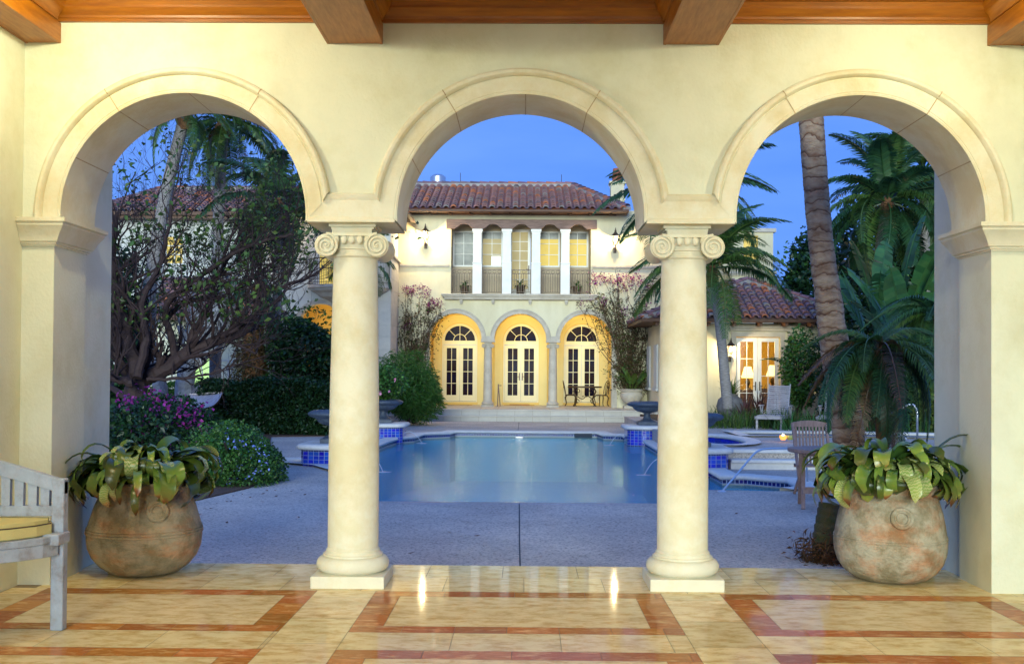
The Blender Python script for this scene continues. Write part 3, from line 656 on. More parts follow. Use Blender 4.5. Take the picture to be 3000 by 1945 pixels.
# columns
def column_parts(root, x, y, z0, zt, s=1.0, mt=cast, detail=True):
    """ionic column; zt = top of capital"""
    pw = .255 * s
    b = MB().box(x - pw, x + pw, y - pw, y + pw, z0, z0 + .085 * s); b.build('plinth', mt, root, bevel=.006 * s)
    pr = [(.0, .084), (.225, .085)]
    for a in range(-80, 91, 17): pr.append((.205 + .052 * cos(R(a)), .142 + .055 * sin(R(a))))
    pr += [(.212, .198), (.212, .212), (.200, .216), (.190, .232), (.192, .240), (.186, .245), (.176, .262), (.0, .262)]
    b = MB().lathe([(r * s, h * s) for r, h in pr], (x, y, z0), 40); b.build('base', mt, root, auto=30)
    zb = z0 + .26 * s; H_ = zt - .235 * s - zb; pr = []
    for i in range(17):
        t = i / 16; r = .180 - .024 * max(0, (t - .25) / .75) ** 1.4; pr.append((r * s, H_ * t))
    pr += [(.163 * s, H_ + .004), (.170 * s, H_ + .012 * s), (.168 * s, H_ + .026 * s), (.158 * s, H_ + .03 * s), (.158 * s, H_ + .1 * s)]
    b = MB().lathe(pr, (x, y, zb), 44); b.build('shaft', mt, root, auto=30)
    # capital
    b = MB(); zc = zt - .155 * s
    b.box(x - .165 * s, x + .165 * s, y - .175 * s, y + .175 * s, zt - .022 * s, zt)
    b.box(x - .15 * s, x + .15 * s, y - .16 * s, y + .16 * s, zt - .038 * s, zt - .02 * s)
    b.box(x - .14 * s, x + .14 * s, y - .185 * s, y + .185 * s, zt - .068 * s, zt - .036 * s)
    b.lathe([(.150 * s, -.085 * s), (.172 * s, -.06 * s), (.185 * s, -.03 * s), (.18 * s, 0)], (x, y, zc + .09 * s), 28)
    b.lathe([(.150 * s, -.03 * s), (.168 * s, -.02 * s), (.168 * s, -.005 * s), (.15 * s, 0)], (x, y, zc - .0 * s), 28)
    for k in range(-2, 3):
        if detail: b.ico((x + k * .055 * s, y - .185 * s, zc + .045 * s), .028 * s, 2, (.8, .5, 1.25))
    for sg in (-1, 1):
        cx = x + sg * .178 * s; cz = zc
        b.tube([(cx, y - .19 * s, cz), (cx, y - .10 * s, cz), (cx, y, cz), (cx, y + .10 * s, cz), (cx, y + .19 * s, cz)], [.082 * s, .06 * s, .05 * s, .06 * s, .082 * s], 24)
        for yy in (y - .20 * s, y + .20 * s):
            pts = []; rr = []
            for i in range(64 if detail else 20):
                t = i / (63 if detail else 19); a = R(90) - sg * (-1) * t * 2 * pi * 2.6; r = (.076 * (1 - t) ** .8 + .006) * s
                pts.append((cx + r * cos(a), yy, cz + r * sin(a))); rr.append((.011 - .005 * t) * s)
            b.tube(pts, rr, 6)
            b.ico((cx, yy, cz), .012 * s, 1)
    for yy in (-1, 1):
        b.box(x - .178 * s, x + .178 * s, y + yy * .19 * s - .012 * s, y + yy * .19 * s + .012 * s, zc + .066 * s, zc + .086 * s)
    b.build('capital', mt, root, auto=40)
for x, nm in ((-S / 2 - .003, 'left of the two smooth cream stone columns with scroll capitals'), (S / 2 - .013, 'right of the two smooth cream stone columns with scroll capitals')):
    t = empty('column', (x, .2, 0), nm, 'column', 'ionic columns of the arcade'); column_parts(t, x, .2, 0, 2.536)

# ------------------------------------------------------------------ ceiling
root = empty('coffered_ceiling', (0, -4, 3.93), 'orange brown panelled timber ceiling above the arches', 'ceiling')
MB().box(-3.6, 3.6, -9.2, .3, 4.06, 4.12).build('ceiling_panel', wood, root)
b = MB(); pr = [(0, 3.935), (-.03, 3.935), (-.03, 3.955), (-.038, 3.96), (-.042, 3.975), (-.07, 4.0), (-.085, 4.02), (-.085, 4.035), (-.10, 4.06), (0, 4.06)]
vs = []; 
for X in (-3.49, 3.49): vs += [(X, y - .002, z) for y, z in pr]
n = len(pr); b.add(vs, [(k, (k + 1) % n, n + (k + 1) % n, n + k) for k in range(n)] + [tuple(range(n)), tuple(range(2 * n - 1, n - 1, -1))]); b.build('cornice', wood, root, auto=20)
for i, (xa, xb, nm) in enumerate(((-3.488, -3.235, 'timber ceiling beam in the top left corner of the gallery'), (-1.364, -.971, 'timber ceiling beam above the left column'), (.9865, 1.376, 'timber ceiling beam above the right column'), (3.235, 3.488, 'timber ceiling beam in the top right corner of the gallery'))):
    t = empty('ceiling_beam', ((xa + xb) / 2, -4, 3.79), nm, 'beam', 'ceiling beams')
    MB().box(xa + .012, xb - .012, -9, -.002, 3.798, 4.06).build('core', woody, t)
    b = MB(); b.box(xa + .018, xb - .018, -9, -.003, 3.7925, 3.8)
    for x in (xa, xb - .022): b.box(x, x + .022, -9, -.0025, 3.789, 3.93)
    b.build('casing', woody, t, bevel=.004)
    b = MB()
    for x, sg in ((xa, -1), (xb, 1)):
        pr = [(0, 3.93), (.012, 3.93), (.016, 3.95), (.03, 3.975), (.05, 4.0), (.055, 4.02), (.07, 4.06), (0, 4.06)]
        if (sg < 0 and i == 0) or (sg > 0 and i == 3): continue
        vs = []
        for Y in (-9, -.09): vs += [(x + sg * d, Y, z) for d, z in pr]
        n = len(pr); b.add(vs, [(k, (k + 1) % n, n + (k + 1) % n, n + k) for k in range(n)] + [tuple(range(n)), tuple(range(2 * n - 1, n - 1, -1))])
    b.build('side_moulding', woody, t, auto=20)

# ------------------------------------------------------------------ bench with cushion
root = empty('garden_bench', (-3.0, -1.25, 0), 'weathered blue grey slatted wooden bench end cut by the left edge', 'bench')
MB().box(-2.685, -2.612, -1.33, -1.262, 0, .872).build('leg', benchm, root, bevel=.008)
MB().box(-3.45, -3.38, -1.85, -1.78, 0, .9).build('leg', benchm, root, bevel=.008)
b = MB(); n = 10
def rail(b, z0f, z1f, y0, y1, xs):
    vs = []
    for x in xs:
        vs += [(x, y0, z0f(x)), (x, y1, z0f(x)), (x, y1, z1f(x)), (x, y0, z1f(x))]
    fs = [(0, 1, 2, 3), tuple(len(vs) - 4 + k for k in (3, 2, 1, 0))]
    for i in range(len(xs) - 1):
        for e in range(4): fs.append((i * 4 + e, i * 4 + (e + 1) % 4, i * 4 + 4 + (e + 1) % 4, i * 4 + 4 + e))
    b.add(vs, fs)
xs = [-3.5 + (.888) * i / 12 for i in range(13)]
top = lambda x: .862 + (-2.625 - x) * .32 - .08 * max(0, (-2.625 - x)) ** 2
rail(b, lambda x: top(x) - .078 - .01 * (-2.6 - x), top, -1.325, -1.27, xs); b.build('top_rail', benchm, root, bevel=.005)
b = MB(); rail(b, lambda x: .655 - .012 * (-2.69 - x), lambda x: .715 - .012 * (-2.69 - x), -1.315, -1.275, [-3.48, -2.684]); b.build('lower_rail', benchm, root, bevel=.004)
x = -2.70
for i in range(7):
    MB().add([(x - .055, -1.31, .708), (x - .006, -1.31, .708), (x - .006, -1.28, .708), (x - .055, -1.28, .708), (x - .058, -1.31, top(x - .055) - .08), (x - .004, -1.31, top(x - .01) - .075), (x - .004, -1.28, top(x - .01) - .075), (x - .058, -1.28, top(x - .055) - .08)],
             [(3, 2, 1, 0), (4, 5, 6, 7), (0, 1, 5, 4), (1, 2, 6, 5), (2, 3, 7, 6), (3, 0, 4, 7)]).build('slat', benchm, root)
    x -= .078 if i else .073
curve = [(-2.63, -1.37), (-2.665, -1.48), (-2.75, -1.60), (-2.88, -1.72), (-3.05, -1.82), (-3.3, -1.89), (-3.5, -1.91)]
def seatloop(g=0): return [(x_, y_ - g) for x_, y_ in curve] + [(-3.5, -1.262), (-2.63 + g * .3, -1.262)]
MB().plate([seatloop(.0)], .515, .555, 'xy').build('seat', benchm, root, bevel=.006)
b = MB(); inner = [(x_ + .03 if i < 2 else x_, y_ + .03) for i, (x_, y_) in enumerate(curve)]
b.plate([[(x_, y_ + .01) for x_, y_ in curve] + [(x_ - .01, y_ + .04) for x_, y_ in reversed(curve)]], .44, .514, 'xy'); b.build('seat_apron', benchm, root, bevel=.004)
MB().box(-2.70, -2.60, -1.42, -1.262, .50, .565).build('arm_block', benchm, root, bevel=.008)
b = MB(); sl = [(x_ - .035, y_ + .0) for x_, y_ in curve] + [(-3.5, -1.268), (-2.70, -1.268)]
b.plate([offset(sl, -.012)], .556, .562, 'xy'); b.plate([sl], .562, .622, 'xy'); b.plate([offset(sl, -.02)], .622, .645, 'xy')
c = b.build('seat_cushion', fabric, None, bevel=.012, off=(-3, -1.4, .556)); tag(c, 'yellow canvas cushion lying on the weathered bench', 'cushion')
b = MB(); b.tube([(x_ - .036, y_ - .003, .623) for x_, y_ in curve], .004, 5); b.build('piping', iron, c)

# ------------------------------------------------------------------ pots and bromeliads
def strap(b, base, az, el, L, w_, curl, g, n=9):
    d = Vector((cos(az) * cos(el), sin(az) * cos(el), sin(el))); side = Vector((-sin(az), cos(az), 0)); p = Vector(base); k0 = len(b.v); tw = g.uniform(-.5, .5)
    pit = el; st = L / n
    for i in range(n + 1):
        t = i / n; ww = w_ * (.55 + .75 * sin(pi * min(1, t * .8 + .12))) * (1 if t < .9 else .62 - .5 * (t - .9) / .1)
        s_ = side * cos(tw * t) + Vector((0, 0, 1)) * sin(tw * t); up = s_.cross(d).normalized()
        for e, dz in ((-.5, .18), (0, 0), (.5, .18)):
            b.v.append(tuple(p + s_ * e * ww + up * (dz * ww * -1 * (1 if up.z < 0 else -1)))); b.uv.append((e + .5, t * g_tip))
        pit -= curl * (1.6 if t > .35 else .5) / n; d = Vector((cos(az) * cos(pit), sin(az) * cos(pit), sin(pit))); p = p + d * st
    for i in range(n):
        for e in (0, 1): q = k0 + i * 3 + e; b.f.append((q, q + 1, q + 4, q + 3)); b.m.append(0)
def bromeliad(name, c, z, label, seed, n=110, rx=.30, tilt=0., Lr=(.24, .44), lift=.11, spill=None):
    global g_tip
    g = random.Random(seed); b = MB(); b.uv = []; b.mats = [brom]
    for i in range(n):
        az = g.uniform(0, 2 * pi); rr = g.uniform(.0, 1) ** .6 * rx; hgt = g.uniform(0, .16) * (1 - rr / rx * .6) + lift
        g_tip = g.uniform(.78, 1.02); outer = rr / rx
        el = R(g.uniform(20, 88) - 38 * outer); L = g.uniform(*Lr) * (1.12 if outer > .6 else .85)
        strap(b, (c[0] + rr * cos(az), c[1] + rr * sin(az) * .9, z + hgt), az + g.uniform(-.5, .5), el, L, g.choice((g.uniform(.035, .06), g.uniform(.07, .11), g.uniform(.07, .125))), g.uniform(1.6, 4.2), g)
    for i in range(34):
        az = g.uniform(0, 2 * pi); g_tip = 1.05; rr = rx * .92
        strap(b, (c[0] + rr * cos(az), c[1] + rr * sin(az) * .95, z + g.uniform(.04, .12)), az + g.uniform(-.4, .4), R(g.uniform(5, 35)), g.uniform(.26, .42), g.uniform(.04, .085), g.uniform(1.9, 2.6), g)
    for az, L, el in (spill or []):
        g_tip = 1.0; strap(b, (c[0] + rx * .7 * cos(az), c[1] + rx * .7 * sin(az), z + .14), az, R(el), L, .05, 2.1, g, 12)
    o = b.build(name, None, None, recalc=False, smooth=True, off=(c[0], c[1], z)); tag(o, label, 'plant', 'bromeliads in the big terracotta pots'); return o
def pot(c, prof, m, label, ring_az, top_r):
    prof = [(r_ * .97, z_) for r_, z_ in prof]; t = empty('terracotta_pot', (c[0], c[1], 0), label, 'pot', 'big terracotta pots')
    b = MB().lathe(prof, (c[0], c[1], 0), 56, .006); b.build('body', m, t, auto=50)
    zr = [p for p in prof if .45 < p[1] <= .52][0]
    r = zr[0] - .0; nrm = Vector((cos(ring_az), sin(ring_az), .28)).normalized(); cc = Vector((c[0], c[1], .49)) + Vector((cos(ring_az), sin(ring_az), 0)) * (r + .002)
    u = Vector((-sin(ring_az), cos(ring_az), 0)); v = nrm.cross(u)
    b = MB(); 
    for rr, th in ((.066, .016), (.048, .010)):
        b.tube([cc + u * rr * cos(a * pi / 14) + v * rr * sin(a * pi / 14) + nrm * .004 for a in range(28)], th, 8, closed=True)
    b.build('handle_ring', m, t, smooth=True)
    b = MB().lathe([(0, 0), (top_r, 0), (top_r, .01), (0, .02)], (c[0], c[1], .6), 24); b.build('soil', soil, t)
    return t
pl = [(0, .0), (.20, .0), (.26, .018), (.33, .065), (.385, .13), (.415, .20), (.424, .262), (.425, .30), (.432, .304), (.432, .312), (.424, .318), (.430, .324), (.430, .332), (.421, .338), (.426, .346), (.418, .352), (.40, .41), (.372, .50), (.345, .56), (.325, .61), (.33, .65), (.34, .67), (.33, .685), (.30, .685), (.285, .66), (.285, .58)]
pot((-2.775, .50), pl, terra, 'terracotta pot with an orange band, at the left pier', R(-58), .29)
pr_ = [(0, .0), (.21, .0), (.27, .02), (.335, .065), (.382, .13), (.408, .21), (.414, .28), (.412, .305), (.416, .31), (.410, .318), (.414, .325), (.406, .335), (.396, .40), (.376, .50), (.356, .56), (.345, .60), (.348, .605), (.343, .612), (.346, .618), (.338, .63), (.336, .66), (.355, .685), (.36, .70), (.345, .71), (.31, .70), (.30, .66), (.30, .58)]
pot((2.735, .50), pr_, terrag, 'pale lichen covered terracotta pot at the right pier', R(-96), .30)
bromeliad('bromeliad', (-2.78, .5), .64, 'bright green strap leaved bromeliads spilling from the left pot', 5, 200, .30, Lr=(.20, .42))
bromeliad('bromeliad', (2.72, .5), .66, 'dark green strap leaved bromeliads with brown tips in the right pot', 9, 200, .32, Lr=(.20, .46), spill=[(R(-8), .78, 62), (R(6), .62, 55), (R(-165), .5, 40)])

# ================================================================== HOUSE
YF = 33.6; YD = 36.5
def X(u, Y=YF, v=700): return P(u, v, Y).x
def Zz(v, Y=YF, u=1210): return P(u, v, Y).z
def fx(u): return P(u / K, 850, YF).x          # full resolution px -> x on facade
cx3 = [fx(1334), fx(1524), fx(1716)]; RA = .985; zsp = Zz(995 / K); RAo = RA + .17
house = empty('mansion', (0, YF, TZ), 'two storey cream stucco house with a red tile roof beyond the pool', 'house')
xl, xr = X(925), X(1530, YF, 900)
WTOP = Zz(489)
h = .28; d_ = (cx3[1] - cx3[0]) / 2
lx0, lx1 = X(1048, v=650), X(1373, v=650); lz0, lz1 = Zz(683), Zz(536)
arch_hole = [(cx3[0] - RA, TZ)] + [(cx3[0] + RA * cos(R(a)), zsp + RA * sin(R(a))) for a in range(180, -1, -6)] + [(cx3[0] + RA, zsp - .06), (cx3[1] - RA, zsp - .06)] + \
    [(cx3[1] + RA * cos(R(a)), zsp + RA * sin(R(a))) for a in range(180, -1, -6)] + [(cx3[1] + RA, zsp - .06), (cx3[2] - RA, zsp - .06)] + \
    [(cx3[2] + RA * cos(R(a)), zsp + RA * sin(R(a))) for a in range(180, -1, -6)] + [(cx3[2] + RA, TZ)]
outer = [(xl - .3, TZ)] + arch_hole + [(X(1556, v=900), TZ), (X(1556, v=900), WTOP), (xl - .3, WTOP)]
b = MB().plate([outer, rect(lx0, lx1, lz0, lz1 + .32)], YF, YF + .45); b.build('wall', stucco_h, house)
# loggia recess and portico interior
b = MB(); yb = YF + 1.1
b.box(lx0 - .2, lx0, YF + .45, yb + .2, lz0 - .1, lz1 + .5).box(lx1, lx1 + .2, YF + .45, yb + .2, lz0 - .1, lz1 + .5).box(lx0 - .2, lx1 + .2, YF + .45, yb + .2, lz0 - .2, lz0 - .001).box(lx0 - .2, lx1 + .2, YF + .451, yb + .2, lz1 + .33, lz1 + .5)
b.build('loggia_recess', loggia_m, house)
# archivolts over the portico
for i, cx in enumerate(cx3):
    b = MB(); a0 = 0 if i < 2 else -1; N = 32; prof = [(RA - .003, YF + .44), (RA - .003, YF - .03), (RA + .11, YF - .03), (RA + .12, YF - .06), (RAo - .02, YF - .06), (RAo, YF - .03), (RAo, YF + .01)]
    vs = []; m = len(prof)
    for k in range(N + 1):
        a = pi * k / N
        for r, y in prof: vs.append((cx + r * cos(a), y, zsp + r * sin(a)))
    b.add(vs, [(k * m + e, k * m + e + 1, (k + 1) * m + e + 1, (k + 1) * m + e) for k in range(N) for e in range(m - 1)])
    if i == 0: b.box(cx - RAo, cx - RA + .003, YF - .032, YF + .1, TZ, zsp)
    if i == 2: b.box(cx + RA - .003, cx + RAo, YF - .032, YF + .1, TZ, zsp); b.box(cx + RA - .02, cx + RAo + .02, YF - .10, YF + .3, TZ, TZ + .62)
    b.build('archivolt', cast_h, house, auto=30)
ccx = [(cx3[0] + cx3[1]) / 2, (cx3[1] + cx3[2]) / 2]
for x in ccx:
    b = MB(); vs = []
    for hw, z in ((.20, zsp + .13), (.26, zsp - .02), (.27, zsp - .1)): vs += [(x - hw, YF - .05, z), (x + hw, YF - .05, z), (x + hw, YF + .44, z), (x - hw, YF + .44, z)]
    b.add(vs, [(0, 1, 2, 3), (11, 10, 9, 8)] + [(k * 4 + e, k * 4 + (e + 1) % 4, k * 4 + 4 + (e + 1) % 4, k * 4 + 4 + e) for k in range(2) for e in range(4)])
    b.build('springer_block', cast_h, house)
for x, nm in zip(ccx, ('left of the two small grey stone columns of the house portico', 'right of the two small grey stone columns of the house portico')):
    t = empty('portico_column', (x, YF + .2, TZ), nm, 'column', 'portico columns of the house'); column_parts(t, x, YF + .2, TZ, zsp - .1, .92, cast_h, False)
# portico room
px0, px1, pzt = cx3[0] - 1.35, cx3[2] + 1.35, zsp + 1.25
dcx = [P(u / K, 850, YD).x for u in (1346.6, 1526, 1703.3)]
dw = (P(1578.6 / K, 850, YD).x - P(1473.7 / K, 850, YD).x) / 2
dz0 = TZ + .1; dspr = Zz(1000 / K, YD); dtr = Zz(1004 / K, YD)
holes = [[(c - dw, dz0)] + [(c + dw * cos(R(a)), dspr + dw * .98 * sin(R(a))) for a in range(180, -1, -8)] + [(c + dw, dz0)] for c in dcx]
b = MB().plate([rect(px0, px1, TZ - .1, pzt)] + holes, YD, YD + .14); b.build('portico_wall', portico, house)
b = MB().box(px0 - .1, px0, YF + .45, YD + .14, TZ - .1, pzt).box(px1, px1 + .1, YF + .45, YD + .14, TZ - .1, pzt).box(px0 - .1, px1 + .1, YF + .45, YD + .14, pzt, pzt + .1)
b.build('portico_lining', portico, house)
for c in dcx:     # stepped surround round each door
    for k, (r0, r1, yy) in enumerate(((dw + .02, dw + .16, YD - .05), (dw + .16, dw + .33, YD - .09))):
        n_ = 24; o_ = [(c - r1, TZ)] + [(c + r1 * cos(pi - pi * i / n_), dspr + r1 * sin(pi * i / n_)) for i in range(n_ + 1)] + [(c + r1, TZ)]
        i_ = [(c + r0, TZ)] + [(c + r0 * cos(pi * i / n_), dspr + r0 * sin(pi * i / n_)) for i in range(n_ + 1)] + [(c - r0, TZ)]
        MB().plate([o_ + i_], yy, YD - .001).build('door_surround', surr, house)
# doors: casing + fanlight + two leaves
def pane_grid(b, x0, x1, z0, z1, nx, nz, y0, y1, t=.022):
    for i in range(1, nx): x = x0 + (x1 - x0) * i / nx; b.box(x - t / 2, x + t / 2, y0, y1, z0, z1)
    for j in range(1, nz):
        z = z0 + (z1 - z0) * j / nz
        for i in range(nx):
            xa = x0 + (x1 - x0) * i / nx + (t / 2 if i else 0); xb = x0 + (x1 - x0) * (i + 1) / nx - (t / 2 if i < nx - 1 else 0); b.box(xa, xb, y0, y1, z - t / 2, z + t / 2)
def leaf_door(parent, x0, x1, z0, z1, y, paint, gm, nz=4, st=.13, br=.24, hx=None, name='door'):
    b = MB().plate([rect(x0, x1, z0, z1), rect(x0 + st, x1 - st, z0 + br, z1 - st)], y, y + .05)
    d = b.build(name, paint, parent)
    b = MB(); pane_grid(b, x0 + st, x1 - st, z0 + br, z1 - st, 2, nz, y + .005, y + .035); b.build('glazing_bars', paint, d)
    MB().box(x0 + st, x1 - st, y + .036, y + .042, z0 + br, z1 - st).build('pane', gm, d)
    if hx is not None:
        b = MB().box(hx - .02, hx + .02, y - .02, y - .001, z0 + .85, z0 + 1.15); b.tube([(hx, y - .02, z0 + 1.0), (hx, y - .06, z0 + 1.0), (hx + (.1 if hx < (x0 + x1) / 2 else -.1), y - .06, z0 + 1.0)], .012, 6); b.build('handle', iron, d)
    return d
for k, c in enumerate(dcx):
    fr = dw - .06; yy = YD + .02
    o_ = [(c - dw, dz0)] + [(c + dw * cos(pi - pi * i / 24), dspr + dw * .98 * sin(pi * i / 24)) for i in range(25)] + [(c + dw, dz0)]
    i1 = rect(c - fr, c + fr, dz0 + .03, dtr - .09)
    i2 = [(c + (fr - .05) * cos(pi * i / 24), dtr + .07 + (fr - .05) * .98 * sin(pi * i / 24)) for i in range(25)]
    cs = MB().plate([o_, i1, i2], yy, yy + .08).build('door_frame', doorp, house)
    b = MB(); zc = dtr + .07; r = fr - .05
    b.tube([(c + .42 * r * cos(pi * i / 16), yy + .03, zc + .42 * r * sin(pi * i / 16)) for i in range(17)], .016, 6)
    for a in (90, 45, 135): b.bar((c + (.43 * r if a != 90 else 0) * cos(R(a)), yy + .03, zc + (.43 * r if a != 90 else 0) * sin(R(a))), (c + r * cos(R(a)), yy + .03, zc + r * sin(R(a))), .026)
    b.build('fanlight_bars', doorp, cs)
    MB().plate([i2], yy + .05, yy + .055).build('fanlight_pane', glass_d, cs)
    leaf_door(house, c - fr + .005, c - .004, dz0 + .04, dtr - .1, yy + .02, doorp, glass_d, hx=(c - .06) if k == 1 else None)
    leaf_door(house, c + .004, c + fr - .005, dz0 + .04, dtr - .1, yy + .02, doorp, glass_d, hx=(c + .06) if k == 1 else None)
    MB().box(c - dw, c + dw, YD - .02, YD + .14, TZ, dz0).build('door_sill', portico, house)
for c in (cx3[0], cx3[1], cx3[2]): lamp((c, YF + 1.7, zsp + .8), 30, .12, (1, .82, .36))
lamp((cx3[1], YF + 1.0, zsp + .9), 12, .12, (1, .8, .34))
for c, nm, m_ in ((dcx[0], 'coir doormat in front of the left arched door of the portico', mat_), (dcx[1], 'wide coir doormat in front of the middle arched door', mat_)):
    tag(MB().box(c - .65, c + .55, YD - .95, YD - .35, TZ + .004, TZ + .016).build('doormat', m_, None), nm, 'doormat', 'doormats in the portico')
tag(MB().box(dcx[1] - .45, dcx[1] + .35, YD - .33, YD - .12, TZ + .005, TZ + .03).build('threshold_mat', redm, None), 'narrow red mat at the middle arched door', 'mat')
# folded stool leaning beside the left portico column
t = empty('folded_tray_stand', (ccx[0] + .42, YF + .9, TZ), 'dark folded wooden stand leaning just right of the left portico column', 'stand')
for k in (0, 1): MB().bar((ccx[0] + .36 + k * .1, YF + .8 + .1 * k, TZ), (ccx[0] + .38, YF + .95, TZ + .85), .035).build('leg', lint, t)
MB().bar((ccx[0] + .36, YF + .92, TZ + .8), (ccx[0] + .5, YF + .96, TZ + .8), .03).build('crossbar', lint, t)
# sill, string courses, loggia columns, lintel
b = MB(); sx0, sx1 = X(1026, v=690), X(1390, v=690); zt, zb_ = Zz(684.5), Zz(697)
b.box(sx0, sx1, YF - .30, YF - .001, zt - .06, zt).box(sx0 + .05, sx1 - .05, YF - .25, YF - .001, zt - .12, zt - .058).box(sx0 + .12, sx1 - .12, YF - .20, YF - .001, zb_, zt - .118)
b.build('balcony_sill', cast_h, house, bevel=.015)
for u in (1072, 1146, 1232, 1316, 1404 - 20):
    x = X(u, v=703); MB().box(x - .06, x + .06, YF - .14, YF - .001, zb_ - .1, zb_ - .002).box(x - .045, x + .045, YF - .09, YF - .001, zb_ - .17, zb_ - .098).build('corbel', cast_h, house)
for ua, ub, v0 in ((930, 1044, 617), (1377, 1537, 619)):
    xa, xb = X(ua, v=v0), X(ub, v=v0); z = Zz(v0) if ua < 1000 else P(1450, v0, YF).z
    MB().box(xa, xb, YF - .07, YF - .001, z - .04, z + .03).box(xa, xb, YF - .05, YF - .001, z - .09, z - .042).build('string_course', cast_h, house)
scal = [(1058, 1101), (1124, 1168), (1190, 1234), (1257, 1300), (1322, 1364)]
zt, zbm = Zz(511), Zz(533)
lp = [(X(1038, v=530), zt), (X(1038, v=530), zbm)]
for a, c in scal:
    a, c = X(a, v=530), X(c, v=530); ww = c - a; q = .16
    lp += [(a, zbm), (a + ww * .15, zbm + .07), (a + ww * .3, zbm + q), (a + ww * .5, zbm + q + .02), (a + ww * .7, zbm + q), (a + ww * .85, zbm + .07), (c, zbm)]
lp += [(X(1387, v=530), zbm), (X(1387, v=530), zt)]
b = MB().plate([lp], YF - .10, YF + .2); b.build('timber_lintel', lint, house, bevel=.008)
lcol = [X(u, v=650) for u in (1109, 1177.5, 1245.5, 1313.5)]
for x in lcol:
    hw = .172; b = MB().box(x - hw, x + hw, YF - .03, YF + .32, lz0, Zz(612)).box(x - hw - .02, x + hw + .02, YF - .05, YF + .34, Zz(612), Zz(610.5)).box(x - hw + .015, x + hw - .015, YF - .02, YF + .31, Zz(610.5), Zz(547))
    b.box(x - hw, x + hw, YF - .04, YF + .32, Zz(547), Zz(545.5)).box(x - hw, x + hw, YF - .04, YF + .32, Zz(542), Zz(539)).box(x - hw - .025, x + hw + .025, YF - .07, YF + .35, Zz(539), zbm + .001).box(x - hw + .02, x + hw - .02, YF - .03, YF + .3, Zz(545.5), Zz(542))
    b.build('loggia_pier', white, house)
edges = [lx0] + lcol + [lx1]
def railing(parent, x0, x1, y, z0, z1, n, m=iron):
    b = MB(); b.box(x0, x1, y - .015, y + .015, z1 - .025, z1).box(x0, x1, y - .012, y + .012, z1 - .17, z1 - .15).box(x0, x1, y - .012, y + .012, z0 + .04, z0 + .06)
    for i in range(n + 1):
        x = x0 + .012 + (x1 - x0 - .024) * i / n; t = .014 if i in (0, n) else .009; b.box(x - t, x + t, y - .009, y + .009, z0 if i in (0, n) else z0 + .05, z1 - .16 if i not in (0, n) else z1)
    k = max(2, n // 2)
    for i in range(k):
        c = x0 + (x1 - x0) * (i + .5) / k; r = (x1 - x0) / k * .36
        b.tube([(c + r * cos(q * pi / 5), y, z1 - .088 + .055 * sin(q * pi / 5)) for q in range(10)], .007, 4, closed=True)
    return b.build('railing', m, parent)
zr = Zz(626)
for i in range(5):
    xa = edges[i] + (.172 if i else 0); xb = edges[i + 1] - (.172 if i < 4 else 0); xm = (xa + xb) / 2; wv = min(xb - xa, .92) - .03
    railing(house, xm - wv / 2, xm + wv / 2, YF + .12, lz0 + .02, zr, 8)
# loggia windows
wz0, wz1 = Zz(621, yb), Zz(538, yb)
wc = [P(u, 580, yb).x for u in (1078, 1143.5, 1208.5, 1276, 1342)]
hw = P(1103, 580, yb).x - P(1078, 580, yb).x
gms = [glass_s, lit2, lit2, lit, lit]
ops = []
for i, c in enumerate(wc): ops.append(rect(c - hw, c + hw, wz0 if i != 2 else lz0 + .02, wz1 if i != 2 else wz1 + .08))
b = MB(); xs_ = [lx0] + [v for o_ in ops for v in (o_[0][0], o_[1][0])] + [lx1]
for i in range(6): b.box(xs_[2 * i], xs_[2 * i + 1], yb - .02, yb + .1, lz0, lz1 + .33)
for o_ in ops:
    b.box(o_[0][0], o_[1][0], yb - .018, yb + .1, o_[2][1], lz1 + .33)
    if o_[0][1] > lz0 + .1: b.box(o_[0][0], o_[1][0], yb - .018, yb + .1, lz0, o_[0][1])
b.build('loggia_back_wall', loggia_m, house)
for i, c in enumerate(wc):
    z0, z1 = ops[i][0][1], ops[i][2][1]
    if i == 2:
        leaf_door(house, c - hw + .01, c + hw - .01, z0 + .005, z1 - .01, yb - .01, white, lit2, nz=6, st=.1, hx=c + hw - .07, name='balcony_door'); continue
    f = MB().plate([rect(c - hw, c + hw, z0, z1), rect(c - hw + .06, c + hw - .06, z0 + .06, z1 - .06)], yb - .03, yb + .05).build('window', white, house)
    b = MB(); pane_grid(b, c - hw + .06, c + hw - .06, z0 + .06, z1 - .06, 2, 3, yb - .01, yb + .03); b.build('glazing_bars', white, f)
    za = z1 - .06 - (z1 - z0) * .17 if i in (1, 3, 4) else z1 - .06
    MB().box(c - hw + .06, c + hw - .06, yb + .035, yb + .04, z0 + .06, za).build('pane', gms[i], f)
    if za < z1 - .06: MB().box(c - hw + .06, c + hw - .06, yb + .036, yb + .041, za + .001, z1 - .06).build('upper_pane', glass_s, f)
    if i == 1: MB().box(c - .02, c + hw - .08, yb + .028, yb + .034, z0 + .07, z0 + .42).build('far_window_glow', litw, f)
